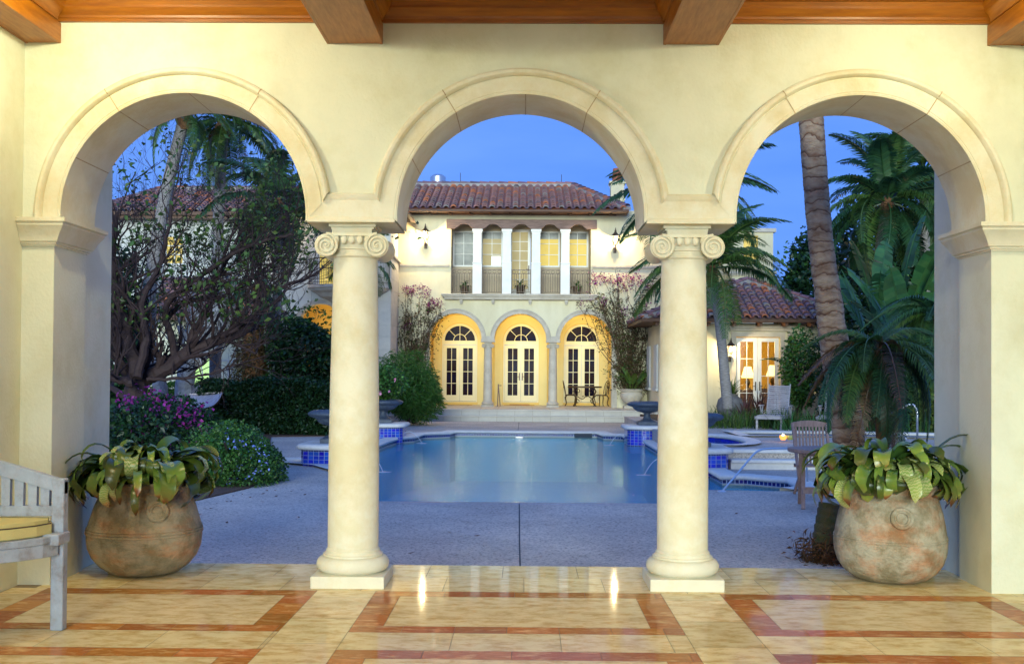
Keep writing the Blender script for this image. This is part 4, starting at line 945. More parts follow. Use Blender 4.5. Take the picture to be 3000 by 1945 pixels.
def potted(x, y, z, label, pm, s=1., grp=None):
    t = empty('potted_plant', (x, y, z), label, 'plant', grp)
    MB().lathe([(0, 0), (.12 * s, 0), (.17 * s, .30 * s), (.19 * s, .30 * s), (.19 * s, .33 * s), (.15 * s, .33 * s), (.14 * s, .28 * s), (0, .28 * s)], (x, y, z), 16).build('planter', pm, t)
    b = MB(); g = random.Random(int(x * 100)); b.mats = [lf_mid]
    for k in range(26):
        az = g.uniform(0, 6.28); el = g.uniform(.2, 1.3); L = .5 * s; p = Vector((x, y, z + .3 * s)); q = None; pts = []
        for j in range(5): pts.append(p.copy()); p = p + Vector((cos(az) * cos(el), sin(az) * cos(el), sin(el))) * L / 4; el -= .45
        sd = Vector((-sin(az), cos(az), 0))
        k0 = len(b.v)
        for j, q in enumerate(pts): w_ = .03 * s * (1 - j / 4.5); b.v += [tuple(q - sd * w_), tuple(q + sd * w_)]
        for j in range(4): b.f.append((k0 + 2 * j, k0 + 2 * j + 1, k0 + 2 * j + 3, k0 + 2 * j + 2)); b.m.append(0)
    b.build('leaves', None, t, recalc=False); return t
for x, nm in ((X(1078, v=660), 'fern in a brown pot behind the leftmost balcony railing'), (X(1343, v=660), 'fern in a brown pot behind the rightmost balcony railing')):
    potted(x, YF + .45, lz0, nm, bronze, 1., 'ferns on the balcony')
potted(X(1209, v=660), YF + .7, lz0 + .005, 'fern in a wide brown basket behind the middle balcony railing', bronze, 1.1)
# eaves, gutter, rafters, tiled roof
def tiled_slope(b, o_, ux, uy, nrm, W0, W1, L_, pitch=.285, expo=.36, off0=0., off1=0., r=.105, clip=None):
    """o_: eave left point; ux along eave; uy up the slope; W0 eave width, narrowing to W1 with offsets"""
    rows = int(L_ / expo) + 1; n = int(W0 / pitch) + 1
    for i in range(n + 1):
        x = i * pitch
        for j in range(rows):
            s0 = j * expo; s1 = min(s0 + expo * 1.12, L_ + .05); sm = (s0 + s1) / 2 / L_
            if sm > 1: continue
            lo = off0 * sm; hi = W0 - off1 * sm
            if x < lo - .02 or x > hi + .02: continue
            jj = U(-.01, .01)
            if clip and clip(x, sm): continue
            rr = r * U(.95, 1.05); k = 7; vs = []
            for (s_, lift, rs) in ((s0, .075, rr), (s1, .010, rr * .82)):
                for q in range(k):
                    a = pi * q / (k - 1); vs.append(o_ + ux * (x + jj + rs * cos(a)) + uy * s_ + nrm * (rs * .85 * sin(a) + lift))
            for q in range(k): a = pi * q / (k - 1); vs.append(o_ + ux * (x + jj + (rr - .018) * cos(a)) + uy * s0 + nrm * ((rr - .018) * .8 * sin(a) + .045))
            fs = [(q, q + 1, k + q + 1, k + q) for q in range(k - 1)] + [(2 * k + q, 2 * k + q + 1, q + 1, q) for q in range(k - 1)]
            b.mat(rooft).add(vs, fs)
            # pan tile between
            vs = []
            for (s_, lift) in ((s0, .03), (s1, .0)):
                for q in range(5):
                    a = pi + pi * q / 4; vs.append(o_ + ux * (x + pitch / 2 + .1 * cos(a)) + uy * s_ + nrm * (.06 * sin(a) + .05 + lift))
            if x + pitch / 2 < hi: b.add(vs, [(q, q + 1, 5 + q + 1, 5 + q) for q in range(4)])
def ridge_cap(b, a, c, r=.12, n=None):
    a = Vector(a); c = Vector(c); L_ = (c - a).length; n = max(1, int(L_ / .38)); d = (c - a).normalized(); s = d.cross(Vector((0, 0, 1))).normalized(); u = s.cross(d)
    b.mat(ridgem); b.bar(a - u * .02, c - u * .02, .30, .12)
    for i in range(n):
        p = a + d * (L_ * i / n); q = a + d * (L_ * (i + 1.08) / n); vs = []
        for pt, rr, lf in ((p, r * .98, .02), (q, r * .82, 0)):
            for k in range(7): an = pi * k / 6; vs.append(pt + s * (rr * cos(an)) + u * (rr * .85 * sin(an) + .045 + lf))
        b.mat(rooft).add(vs, [(k, k + 1, 8 + k, 7 + k) for k in range(6)])
ye = YF - .85; ze = Zz(486.5, ye)
rise = R(23); ridge_run = (Zz(434, ye + 4.6) - ze); sl = math.atan2(Zz(434, ye + 4.4) - ze, 4.4)
L_ = 4.4 / cos(sl); exl, exr = xl - 1.0, X(1462, ye, 495)
b = MB()
tiled_slope(b, Vector((exl, ye, ze)), Vector((1, 0, 0)), Vector((0, cos(sl), sin(sl))), Vector((0, -sin(sl), cos(sl))), exr - exl, 0, L_, off0=0, off1=exr - P(1330, 434, ye + 4.4).x)
rx = P(1330, 434, ye + 4.4)
b.mat(rooft).add([(exl, ye + .05, ze + .01), (exr, ye + .05, ze + .01), (rx.x, rx.y, rx.z + .01), (exl, rx.y, rx.z + .01)], [(0, 1, 2, 3)])
b.add([(exr, ye + .05, ze + .01), (exr, ye + 8.8, ze + .01), (rx.x, rx.y, rx.z + .01)], [(0, 1, 2)]).add([(exr, ye + 8.8, ze + .01), (exl, ye + 8.8, ze + .01), (exl, rx.y, rx.z + .01), (rx.x, rx.y, rx.z + .01)], [(0, 1, 2, 3)])
ridge_cap(b, (exl, rx.y, rx.z + .05), (rx.x + .1, rx.y, rx.z + .05)); ridge_cap(b, (exr - .05, ye + .1, ze + .08), (rx.x, rx.y, rx.z + .05))
roof = b.build('roof', None, house, recalc=False)
MB().box(exl, exr, ye - .02, ye + .1, ze - .10, ze + .0).build('gutter', woodd, roof, bevel=.02)
MB().box(exl, exr, ye + .1, YF - .001, ze - .07, ze - .04).build('soffit', woodd, roof)
MB().box(exl, exr - .4, YF - .09, YF - .001, Zz(500.5), Zz(484)).build('frieze_board', woodd, roof)
for i in range(16):
    x = X(955 + i * 46.3, v=503) 
    if x < exr - .1: MB().box(x - .045, x + .045, YF - .42, YF - .09, Zz(499, YF - .3), Zz(490.5, YF - .3)).build('rafter_tail', woodd, roof)
cx_, cz_ = P(1434, 440, YF + 3.5).x, P(1434, 463, YF + 3.5).z; cy_ = YF + 3.5; ct = P(1434, 424, cy_).z
b = MB().box(cx_ - .27, cx_ + .27, cy_ - .27, cy_ + .27, cz_ - .8, ct).box(cx_ - .33, cx_ + .33, cy_ - .33, cy_ + .33, ct - .10, ct).box(cx_ - .31, cx_ + .31, cy_ - .31, cy_ + .31, cz_ - .1, cz_ + .02).build('chimney', stucco_h, roof)
b = MB()
for i in range(7):
    for j in (0, 1): o1 = -.17 + .34 * i / 6; b.bar((cx_ + o1, cy_ - .275, cz_ + .12), (cx_ + (o1 + .2 * (1 - 2 * j)), cy_ - .275, ct - .16), .012)
b.box(cx_ - .21, cx_ + .21, cy_ - .28, cy_ - .271, cz_ + .09, cz_ + .11).box(cx_ - .21, cx_ + .21, cy_ - .28, cy_ - .271, ct - .16, ct - .14); b.build('lattice_vent', cast_h, roof)
b = MB().lathe([(.21, 0), (.2, .1), (.17, .55), (.15, .56), (.15, .4)], (cx_, cy_, ct), 12); b.build('chimney_cap', M('clay_cap', (.42, .13, .07), (.30, .09, .05), 5, .8), roof)
vx = P(1018, 425, YF + 5.2); b = MB().lathe([(.24, -.5), (.24, .34), (.33, .34), (.33, .60), (.31, .62), (.2, .70), (.0, .73)], (vx.x, vx.y, P(1018, 405, vx.y).z - .73), 24); b.build('roof_ventilator', galv, roof, auto=30)
for u, a_, c_ in ((1070, 428, 400), (1305, 431, 404)):
    p0 = P(u, a_ + 4, rx.y); p1 = P(u, c_ + 2, rx.y); MB().tube([p0, p1], .012, 5).build('lightning_rod', iron, roof)

# right back wing of the same house (behind the fronds)
yw = 36.6; x0, x1 = X(1462, yw), X(1797, yw, 600); zt = P(1780, 540, yw).z
b = MB().plate([rect(x0, x1, 0, zt), rect(P(1728, 560, yw).x, P(1762, 560, yw).x, P(1740, 615, yw).z, P(1740, 548, yw).z)], yw, yw + .4); w2 = b.build('wing_wall', stucco_h, house)
MB().box(x1 - .4, x1, yw + .4, yw + 6, 0, zt).build('wing_side', stucco_h, house)
MB().box(P(1728, 560, yw).x, P(1762, 560, yw).x, yw + .1, yw + .11, P(1740, 615, yw).z, P(1740, 548, yw).z).build('lit_window', lit, house)
z = P(1790, 634, yw).z; MB().box(x0, x1 + .12, yw - .14, yw - .001, z - .05, z + .04).box(x0, x1 + .06, yw - .08, yw - .001, z - .12, z - .052).build('string_course', cast_h, house)
for u in (1748, 1778): x = P(u, 640, yw).x; MB().box(x - .07, x + .07, yw - .1, yw - .001, z - .32, z - .122).build('corbel', cast_h, house)
MB().box(x0 - .02, x1 + .1, yw - .1, yw + .5, zt, zt + .15).build('wing_coping', cast_h, house)

# wall lanterns
def lantern(x, y, z, label, s=1., on=True, watt=30):
    t = empty('wall_lantern', (x, y, z), label, 'lantern', 'wall lanterns of the house')
    yl = y - .24 * s; b = MB()
    b.box(x - .05 * s, x + .05 * s, y - .03, y - .001, z - .42 * s, z - .22 * s); b.tube([(x, y - .02, z - .32 * s), (x, y - .15 * s, z - .36 * s), (x, yl, z - .26 * s), (x, yl, z - .14 * s)], .018 * s, 6)
    for k in range(5): a = pi / 2 + 2 * pi * k / 5; b.bar((x, y - .032, z - .31 * s), (x + .09 * s * cos(a), y - .032, z - .31 * s + .09 * s * sin(a)), .03 * s, .012)
    b.build('bracket', iron, t)
    b = MB(); b.lathe([(.06 * s, -.15 * s), (.07 * s, -.13 * s), (.06 * s, -.13 * s)], (x, yl, z), 6); 
    for k in range(6): a = 2 * pi * k / 6; b.bar((x + .06 * s * cos(a), yl + .06 * s * sin(a), z - .14 * s), (x + .115 * s * cos(a), yl + .115 * s * sin(a), z + .12 * s), .012 * s)
    b.build('cage', iron, t)
    b = MB().lathe([(.17 * s, .10 * s), (.13 * s, .14 * s), (.06 * s, .21 * s), (.03 * s, .25 * s), (.035 * s, .28 * s), (.018 * s, .31 * s), (.018 * s, .34 * s), (.0, .40 * s)], (x, yl, z), 12); b.build('lantern_roof', iron, t)
    MB().ico((x, yl, z), .05 * s, 2, (1, 1, 1.4)).build('bulb', bulb if on else glass, t)
    MB().lathe([(.055 * s, -.13 * s), (.108 * s, .11 * s)], (x, yl, z), 6).build('lantern_glass', glass, t)
    if on: lamp((x, yl - .12 * s, z + .0), watt, .04, (1, .76, .40), parent=t)
    return t
p = P(990, 549, YF); lantern(p.x, YF, p.z, 'lit iron lantern on the house wall left of the balcony', 1.15, watt=190)
p = P(1429, 559, YF); lantern(p.x, YF, p.z, 'lit iron lantern on the house wall right of the balcony, half behind a palm frond', 1.15, watt=190)

# ------------------------------------------------------------------ left wing
lw = empty('left_wing', (-8, 31.3, 0), 'left wing of the house with corner balcony and arched opening, behind the left column', 'building')
yl = 31.3; xR = -4.8; xL = P(610, 650, yl).x; ztop = Zz(503, yl)
ac = P(745, 750, yl); ar = .78; az = P(745, 745, yl).z - .18
bw0, bw1 = P(742, 640, yl).x, P(790, 640, yl).x
arch = [(ac.x - ar, .13)] + [(ac.x + ar * cos(R(a)), az + ar * sin(R(a))) for a in range(180, -1, -10)] + [(ac.x + ar, .13)]
b = MB().plate([[(xL, -.2)] + arch + [(xR, -.2), (xR, ztop), (xL, ztop)], rect(bw0, bw1, P(745, 660, yl).z, P(745, 585, yl).z)], yl, yl + .4); b.build('wall', stucco_b, lw)
b = MB().box(xR - .4, xR, yl + .4, YF, -.2, ztop); b.build('side_wall_stucco', stucco_b, lw)
zc = P(905, 596, yl).z
b = MB(); z = -.2; r = 0
while z < zc - .05:
    ze_ = min(z + .42, zc - .01); x = xR + .03 - (1.0)
    for k in range(2):
        xa = xR - 1.0 + (k * .55 - (.25 if r % 2 else 0)); xa_ = max(xa, xR - 1.0); xb_ = min(xR + .03, xa + .55) if k == 0 else xR + .03
        b.box(xa_ + .004, xb_ - .004, yl - .04, yl - .001, z + .004, ze_ - .004)
    b.box(xR + .001, xR + .03, yl + .001, YF - .001, z + .004, ze_ - .004); z = ze_; r += 1
b.box(xR - 1.05, xR + .12, yl - .12, YF - .001, zc, zc + .08).box(xR - 1.03, xR + .07, yl - .08, yl - .04, zc - .07, zc - .001); b.build('limestone_cladding', terr, lw)
n_ = 20; o_ = [(ac.x + (ar + .16) * cos(pi * i / n_), az + (ar + .16) * sin(pi * i / n_)) for i in range(n_ + 1)] + [(ac.x + ar * cos(pi - pi * i / n_), az + ar * sin(pi - pi * i / n_)) for i in range(n_ + 1)]
MB().plate([o_], yl - .05, yl - .001).build('archivolt', cast_h, lw)
b = MB().box(ac.x - 1.4, ac.x + 1.4, yl + 2.4, yl + 2.5, -.2, az + 1.2).box(ac.x - 1.5, ac.x - 1.4, yl + .4, yl + 2.5, -.2, az + 1.2).box(ac.x - 1.5, ac.x + 1.4, yl + .4, yl + 2.5, az + 1.2, az + 1.3); b.build('arch_room', portico, lw)
lamp((ac.x, yl + 1.2, az + .4), 22, .1, (1, .7, .25))
MB().box(bw0, bw1, yl + .1, yl + .12, P(745, 660, yl).z, P(745, 585, yl).z).build('lit_balcony_window', lit, lw)
bx, bz = P(755, 660, yl).x, P(755, 664, yl).z; bl = P(703, 660, yl - .9).x
b = MB(); prof = [(1.5, 0), (1.5, -.10), (1.42, -.13), (1.38, -.2), (1.2, -.28), (1.05, -.42), (.8, -.5), (.62, -.62), (.3, -.7), (0.02, -.72)]
cc_ = bl + 1.5; vs = []; n_ = 14
for r_, zz in prof:
    for k in range(n_ + 1): a = pi + pi * k / n_; vs.append((cc_ + r_ * cos(a), yl + .68 * r_ * sin(a) * .9, bz + zz))
b.add(vs, [(i * (n_ + 1) + k, i * (n_ + 1) + k + 1, (i + 1) * (n_ + 1) + k + 1, (i + 1) * (n_ + 1) + k) for i in range(len(prof) - 1) for k in range(n_)] + [tuple(range(n_ + 1))]); b.build('balcony', cast_h, lw)
b = MB(); top_ = [(cc_ + 1.45 * cos(pi + pi * k / 24), yl + .9 * sin(pi + pi * k / 24), 0) for k in range(25)]; hz = P(755, 600, yl - .6).z
b.tube([(x, y, hz) for x, y, _ in top_], .02, 5).tube([(x, y, hz - .14) for x, y, _ in top_], .012, 4).tube([(x, y, bz + .08) for x, y, _ in top_], .012, 4)
for x, y, _ in [(cc_ + 1.45 * cos(pi + pi * k / 44), yl + .9 * sin(pi + pi * k / 44), 0) for k in range(45)]: b.tube([(x, y, bz), (x, y, hz)], .009, 4)
b.build('balcony_railing', iron, lw)
eb = MB(); ze2 = Zz(492, yl - .8); sl2 = R(23)
tiled_slope(eb, Vector((xL - .3, yl - .8, ze2)), Vector((1, 0, 0)), Vector((0, cos(sl2), sin(sl2))), Vector((0, -sin(sl2), cos(sl2))), xR + .7 - xL + .3, 0, 3.6, off1=3.2)
eb.mat(rooft).add([(xL - .3, yl - .75, ze2), (xR + .7, yl - .75, ze2), (xR - 2.4, yl + 2.5, ze2 + 1.4), (xL - .3, yl + 2.5, ze2 + 1.4)], [(0, 1, 2, 3)]).add([(xR + .7, yl - .75, ze2), (xR + .7, yl + 3, ze2), (xR - 2.4, yl + 2.5, ze2 + 1.4)], [(0, 1, 2)])
rf = eb.build('roof', None, lw, recalc=False)
MB().box(xL - .3, xR + .72, yl - .82, yl - .72, ze2 - .1, ze2).box(xR + .62, xR + .72, yl - .72, YF - .9, ze2 - .1, ze2).build('gutter', woodd, rf)
MB().box(xL - .3, xR + .6, yl - .72, yl + .3, ze2 - .07, ze2 - .03).box(xR, xR + .6, yl + .3, YF - .9, ze2 - .07, ze2 - .03).build('soffit', woodd, rf)
b = MB()
for i in range(5): b.box(xR + .02, xR + .6, yl - .6 + i * .35, yl - .5 + i * .35, ze2 - .17, ze2 - .071)
b.build('rafter_tail', woodd, rf)

p = P(648, 522, yl); lantern(p.x, yl, p.z, 'lit lantern on the left wing wall glowing through the tangled branches', 1.1, watt=110)
# far left block with the lower tiled pavilion
fb = empty('far_left_block', (-17, 44, 0), 'pale two storey house block with tiled roof seen through the bare tree branches', 'building')
yb2 = 44; x0, x1 = P(220, 600, yb2).x, P(640, 600, yb2).x; zt = P(400, 510, yb2).z
wx0, wx1, wz0_, wz1_ = P(380, 600, yb2).x, P(432, 600, yb2).x, P(400, 618, yb2).z, P(400, 545, yb2).z
MB().plate([rect(x0, x1, -.3, zt), rect(wx0, wx1, wz0_, wz1_)], yb2, yb2 + .4).build('wall', stucco_b, fb)
f = MB().plate([rect(wx0, wx1, wz0_, wz1_), rect(wx0 + .15, wx1 - .15, wz0_ + .12, wz1_ - .12)], yb2 - .03, yb2 + .05).build('window', white, fb)
b = MB(); pane_grid(b, wx0 + .15, wx1 - .15, wz0_ + .12, wz1_ - .12, 2, 3, yb2, yb2 + .04, .05); b.build('glazing_bars', white, f)
MB().box(wx0 + .15, wx1 - .15, yb2 + .041, yb2 + .05, wz0_ + .12, wz1_ - .12).build('pane', lit, f)
eb = MB(); sl2 = R(22); ze3 = P(400, 492, yb2 - .9).z
tiled_slope(eb, Vector((x0, yb2 - .9, ze3)), Vector((1, 0, 0)), Vector((0, cos(sl2), sin(sl2))), Vector((0, -sin(sl2), cos(sl2))), x1 - x0, 0, 4.6, pitch=.30, r=.11, off0=2.0)
eb.mat(rooft).add([(x0, yb2 - .85, ze3), (x1, yb2 - .85, ze3), (x1, yb2 + 3.4, ze3 + 1.74), (x0 + 2, yb2 + 3.4, ze3 + 1.74)], [(0, 1, 2, 3)]); eb.mat(ridgem); ridge_cap(eb, (x0 + 2, yb2 + 3.4, ze3 + 1.8), (x1, yb2 + 3.4, ze3 + 1.8)); ridge_cap(eb, (x0, yb2 - .85, ze3 + .05), (x0 + 2, yb2 + 3.4, ze3 + 1.8))
rf = eb.build('roof', None, fb, recalc=False)
MB().box(x0, x1, yb2 - .95, yb2 - .8, ze3 - .16, ze3).box(x0, x1, yb2 - .8, yb2 - .01, ze3 - .3, ze3 - .1).build('eaves_board', woodd, rf)
gp = empty('garden_pavilion', (-10, 30.5, 0), 'low cream garden pavilion with tiled roof and green lit doorway behind the bare tree', 'building')
yp = 31.0; x0, x1 = P(300, 800, yp).x, P(640, 740, yp).x; ez = P(600, 742, yp - .7).z
dx0, dx1 = P(432, 850, yp).x, P(486, 850, yp).x; dzz = P(460, 790, yp).z
MB().plate([[(x0, -.2), (dx0, -.2), (dx0, dzz), (dx1, dzz), (dx1, -.2), (x1, -.2), (x1, ez), (x0, ez)]], yp, yp + .3).build('wall', stucco, gp)
MB().box(x1 - .3, x1, yp + .3, yp + 4, -.2, ez).build('end_wall', stucco, gp)
MB().box(dx0, dx1, yp + .9, yp + .95, -.2, dzz).build('lit_doorway', greenl, gp)
for u in (385, 510, 560):
    x = P(u, 850, yp).x; MB().plate([rect(x - .35, x + .35, .0, 1.9), rect(x - .28, x + .28, .07, 1.83)], yp - .04, yp - .001).build('panel_moulding', stucco_b, gp)
eb = MB(); sl2 = R(24); W_ = x1 + .5 - x0
tiled_slope(eb, Vector((x0, yp - .7, ez + .1)), Vector((1, 0, 0)), Vector((0, cos(sl2), sin(sl2))), Vector((0, -sin(sl2), cos(sl2))), W_, 0, 4.0, off1=3.4)
eb.mat(rooft).add([(x0, yp - .65, ez + .1), (x1 + .5, yp - .65, ez + .1), (x1 - 2.9, yp + 2.95, ez + 1.72), (x0, yp + 2.95, ez + 1.72)], [(0, 1, 2, 3)])
ridge_cap(eb, (x1 + .45, yp - .6, ez + .15), (x1 - 2.9, yp + 2.95, ez + 1.78))
rf = eb.build('roof', None, gp, recalc=False)
MB().box(x0, x1 + .52, yp - .75, yp - .62, ez - .04, ez + .1).box(x0, x1 + .5, yp - .62, yp - .01, ez - .02, ez + .03).build('eaves_board', woodd, rf)

# ------------------------------------------------------------------ guest house on the right
gh = empty('guest_house', (8, 29, 0), 'one storey cream guest house with hipped tile roof right of the pool', 'building')
yg = 29.0; gx0 = 4.62; gx1 = P(1935, 800, yg).x; gz = P(1780, 752, yg).z
d0, d1 = P(1710, 850, yg).x, P(1813, 850, yg).x; dzt = P(1760, 783, yg).z; GZ = RZ
MB().plate([[(gx0, -.2), (d0, -.2), (d0, dzt), (d1, dzt), (d1, -.2), (gx1, -.2), (gx1, gz), (gx0, gz)]], yg, yg + .3).build('wall', stucco_h, gh)
MB().box(gx0, gx0 + .3, yg + .3, yg + 6.5, -.2, gz).build('end_wall', stucco_h, gh)
MB().box(gx1 - .3, gx1, yg + .3, yg + 6.5, -.2, gz).build('end_wall', stucco_h, gh)
for yy in (yg + 1.2, yg + 3.4): MB().box(gx0 - .05, gx0 - .001, yy, yy + .9, 1.0, 2.5).box(gx0 - .09, gx0 - .001, yy - .1, yy + 1.0, .9, .99).build('shutter', stucco_b, gh)
# room inside
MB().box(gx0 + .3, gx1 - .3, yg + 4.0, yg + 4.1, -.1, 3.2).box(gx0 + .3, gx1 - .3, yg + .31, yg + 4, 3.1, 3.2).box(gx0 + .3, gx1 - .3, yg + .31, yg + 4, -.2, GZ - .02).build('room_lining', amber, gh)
b = MB().plate([[(d0 - .16, -.2), (d0 - .16, dzt + .16), (d1 + .16, dzt + .16), (d1 + .16, -.2), (d1, -.2), (d1, dzt), (d0, dzt), (d0, -.2)]], yg - .05, yg - .001)
b.box(d0 - .42, d1 + .42, yg - .18, yg - .001, dzt + .28, dzt + .36).box(d0 - .36, d1 + .36, yg - .10, yg - .001, dzt + .2, dzt + .278)
for sx in (-1, 1): xx = (d0 - .3) if sx < 0 else (d1 + .3); b.box(xx - .06, xx + .06, yg - .12, yg - .051, dzt - .1, dzt + .2)
b.build('door_surround', cast_h, gh)
dm = (d0 + d1) / 2
for a, c, hx in ((d0 + .03, dm - .004, dm - .07), (dm + .004, d1 - .03, dm + .07)): leaf_door(gh, a, c, GZ - .02, dzt - .03, yg + .06, white, glass, nz=4, st=.13, br=.2, hx=hx)
lamp((dm, yg + 2.2, 2.5), 55, .15, (1, .76, .30))
for u, v, yy, nm in ((1738, 865, yg + 2.6, 'lit table lamp seen through the left leaf of the guest house door'), (1796, 862, yg + 2.2, 'lit table lamp seen through the right leaf of the guest house door')):
    p = P(u, v, yy); t = empty('table_lamp', (p.x, yy, p.z - .55), nm, 'lamp', 'table lamps in the guest house')
    MB().lathe([(.24, -.2), (.12, .2)], (p.x, yy, p.z), 20).build('lamp_shade', shade, t)
    MB().lathe([(0, -.62), (.1, -.62), (.09, -.58), (.04, -.5), (.09, -.38), (.07, -.28), (.02, -.22), (0, -.2)], (p.x, yy, p.z), 14).build('lamp_base', bronze, t)
    lamp((p.x, yy - .02, p.z - .05), 6, .08, (1, .66, .24), parent=t)
    MB().box(p.x - .5, p.x + .4, yy - .3, yy + .3, p.z - .68, p.z - .62).box(p.x - .45, p.x + .35, yy - .25, yy + .25, GZ, p.z - .68).build('cabinet', lint, gh)
eb = MB(); ye = yg - .75; zg = P(1780, 741, ye).z; apx = P(1737, 655, ye + 3.6)
ex0 = gx0 - .75; ex1 = gx1 + .75; sl = math.atan2(apx.z - zg, 3.6)
tiled_slope(eb, Vector((ex0, ye, zg)), Vector((1, 0, 0)), Vector((0, cos(sl), sin(sl))), Vector((0, -sin(sl), cos(sl))), ex1 - ex0, 0, 3.6 / cos(sl), off0=apx.x - ex0, off1=ex1 - apx.x)
A_ = (apx.x, apx.y, apx.z); eb.mat(rooft)
eb.add([(ex0, ye + .05, zg), (ex1, ye + .05, zg), A_], [(0, 1, 2)]).add([(ex0, ye + .05, zg), A_, (ex0, ye + 7.2, zg)], [(0, 1, 2)]).add([(ex1, ye + .05, zg), (ex1, ye + 7.2, zg), A_], [(0, 1, 2)])
tiled_slope(eb, Vector((ex0, ye + 7.2, zg)), Vector((0, -1, 0)), Vector((cos(sl), 0, sin(sl))).normalized(), Vector((-sin(sl), 0, cos(sl))), 7.2, 0, (apx.x - ex0) / cos(sl) * .9, off0=3.6, off1=3.6)
ridge_cap(eb, (ex0 + .1, ye + .1, zg + .08), (A_[0], A_[1], A_[2] + .06)); ridge_cap(eb, (ex1 - .1, ye + .1, zg + .08), (A_[0], A_[1], A_[2] + .06))
rf = eb.build('roof', None, gh, recalc=False)
MB().box(ex0, ex1, ye - .02, ye + .1, zg - .12, zg).box(ex0 - .02, ex0 + .1, ye + .1, ye + 7, zg - .12, zg).build('gutter', woodd, rf, bevel=.02)
MB().box(ex0 + .1, ex1, ye + .1, yg - .001, zg - .09, zg - .05).box(ex0 + .1, gx0 - .001, yg, yg + 6.4, zg - .09, zg - .05).build('soffit', woodd, rf)
for i in range(9): x = ex0 + .5 + i * .85; MB().box(x - .05, x + .05, ye + .11, yg - .001, zg - .22, zg - .091).build('rafter_tail', woodd, rf)
p = P(1696, 812, yg); lantern(p.x, yg, p.z, 'lit lantern left of the guest house door, beside a thin palm trunk', 1.0, watt=120)
p = P(1843, 808, yg); lantern(p.x, yg, p.z, 'unlit lantern right of the guest house door', 1.1, on=False)

# ================================================================== POOLSIDE OBJECTS
def pedestal(cx, cy, hw, label, lead=False):
    t = empty('tiled_pedestal', (cx, cy, DZ), label, 'pedestal', 'blue tiled fountain pedestals')
    hy = .5; out = [(cx - hw, cy + hy), (cx - hw, cy - hy * .72)] + [(cx - hw + .06 + (2 * hw - .12) * i / 10, cy - hy - .10 * sin(pi * i / 10)) for i in range(11)] + [(cx + hw, cy - hy * .72), (cx + hw, cy + hy)]
    b = MB().mat(grt); b.plate([out], -.5, .085, 'xy'); b.build('core', None, t)
    b = MB(); n = len(out)
    for i in range(n - 1):
        p, q = Vector(out[i]), Vector(out[i + 1]); L_ = (q - p).length
        if L_ < .02: continue
        d = (q - p).normalized(); nn = Vector((d.y, -d.x)) * .004; k = max(1, round(L_ / .073))
        for j in range(k):
            a = p + d * (L_ * (j + .05) / k) + nn; c = p + d * (L_ * (j + .95) / k) + nn
            for r in range(5): z0 = -.30 + r * .072; b.mat(bluet).add([(*a, z0 + .003), (*c, z0 + .003), (*c, z0 + .068), (*a, z0 + .068)], [(0, 1, 2, 3)])
            for r2 in (0, 1):
                for zz in (-.332, .062):
                    e0 = a.lerp(c, r2 * .52); e1 = a.lerp(c, r2 * .52 + .46); b.mat(navy).add([(*e0, zz), (*e1, zz), (*e1, zz + .026), (*e0, zz + .026)], [(0, 1, 2, 3)])
    b.build('tile_cladding', None, t, recalc=False)
    b = MB(); o1 = offset(out, .07); prof = [(.05, .085), (.085, .10), (.095, .13), (.08, .165), (.05, .185), (-.05, .19)]; rings = [offset(out, d) for d, _ in prof]
    vs = [(*p, z) for (d, z), rg in zip(prof, rings) for p in rg]; b.add(vs, [(k * n + i, k * n + (i + 1) % n, (k + 1) * n + (i + 1) % n, (k + 1) * n + i) for k in range(len(prof) - 1) for i in range(n)] + [tuple(range(5 * n, 6 * n)), tuple(range(n - 1, -1, -1))])
    b.build('coping_cap', copm, t, auto=60)
def urn(cx, cy, label):
    t = empty('stone_urn', (cx, cy, .19), label, 'urn', 'dark stone urns by the pool')
    MB().box(cx - .25, cx + .25, cy - .25, cy + .25, .19, .27).build('base', leadm, t, bevel=.01)
    b = MB().lathe([(.24, .27), (.235, .285), (.20, .30), (.12, .34), (.085, .40), (.075, .47), (.09, .485), (.12, .49), (.12, .505), (.0, .505)], (cx, cy, 0), 24); b.build('stem', leadm, t, auto=40)
    pr = [(0, .50), (.15, .505), (.25, .53), (.32, .57), (.36, .62), (.365, .635), (.40, .65), (.46, .67), (.50, .70), (.51, .72), (.49, .75), (.45, .77), (.41, .785), (.38, .775), (.36, .74), (0, .74)]
    n = 48; b = MB(); vs = []
    for i, (r, z) in enumerate(pr):
        for k in range(n): a = 2 * pi * k / n; rr = r * (1 + (.018 * cos(a * 24) if 6 < i < 12 else 0)); vs.append((cx + rr * cos(a), cy + rr * sin(a), z))
    b.add(vs, [(i * n + k, i * n + (k + 1) % n, (i + 1) * n + (k + 1) % n, (i + 1) * n + k) for i in range(len(pr) - 1) for k in range(n)]); b.build('bowl', leadm, t, smooth=True)
    MB().lathe([(0, .755), (.37, .75)], (cx, cy, 0), 16).build('soil', mulch, t)
for cx, cy, hw, pn, un in ((-3.45, 12.55, .56, 'blue tiled pedestal at the near left side of the pool', 'dark urn on the near left pedestal, half hidden by the left column'),
                           (-3.62, 20.6, .54, 'blue tiled pedestal at the far left corner of the pool', 'dark urn on the far left pedestal, in front of the feathery shrub'),
                           (3.13, 12.3, .53, 'blue tiled pedestal right of the right column, beside the deck steps', 'dark urn on the near right pedestal, rim showing right of the right column'),
                           (3.16, 20.4, .53, 'blue tiled pedestal at the far right corner of the pool', 'dark urn on the far right pedestal, in front of the white planter')):
    pedestal(cx, cy, hw, pn); urn(cx, cy, un)
jetm = M('water_stream', (.75, .85, .95), rough=.1, trans=.3)
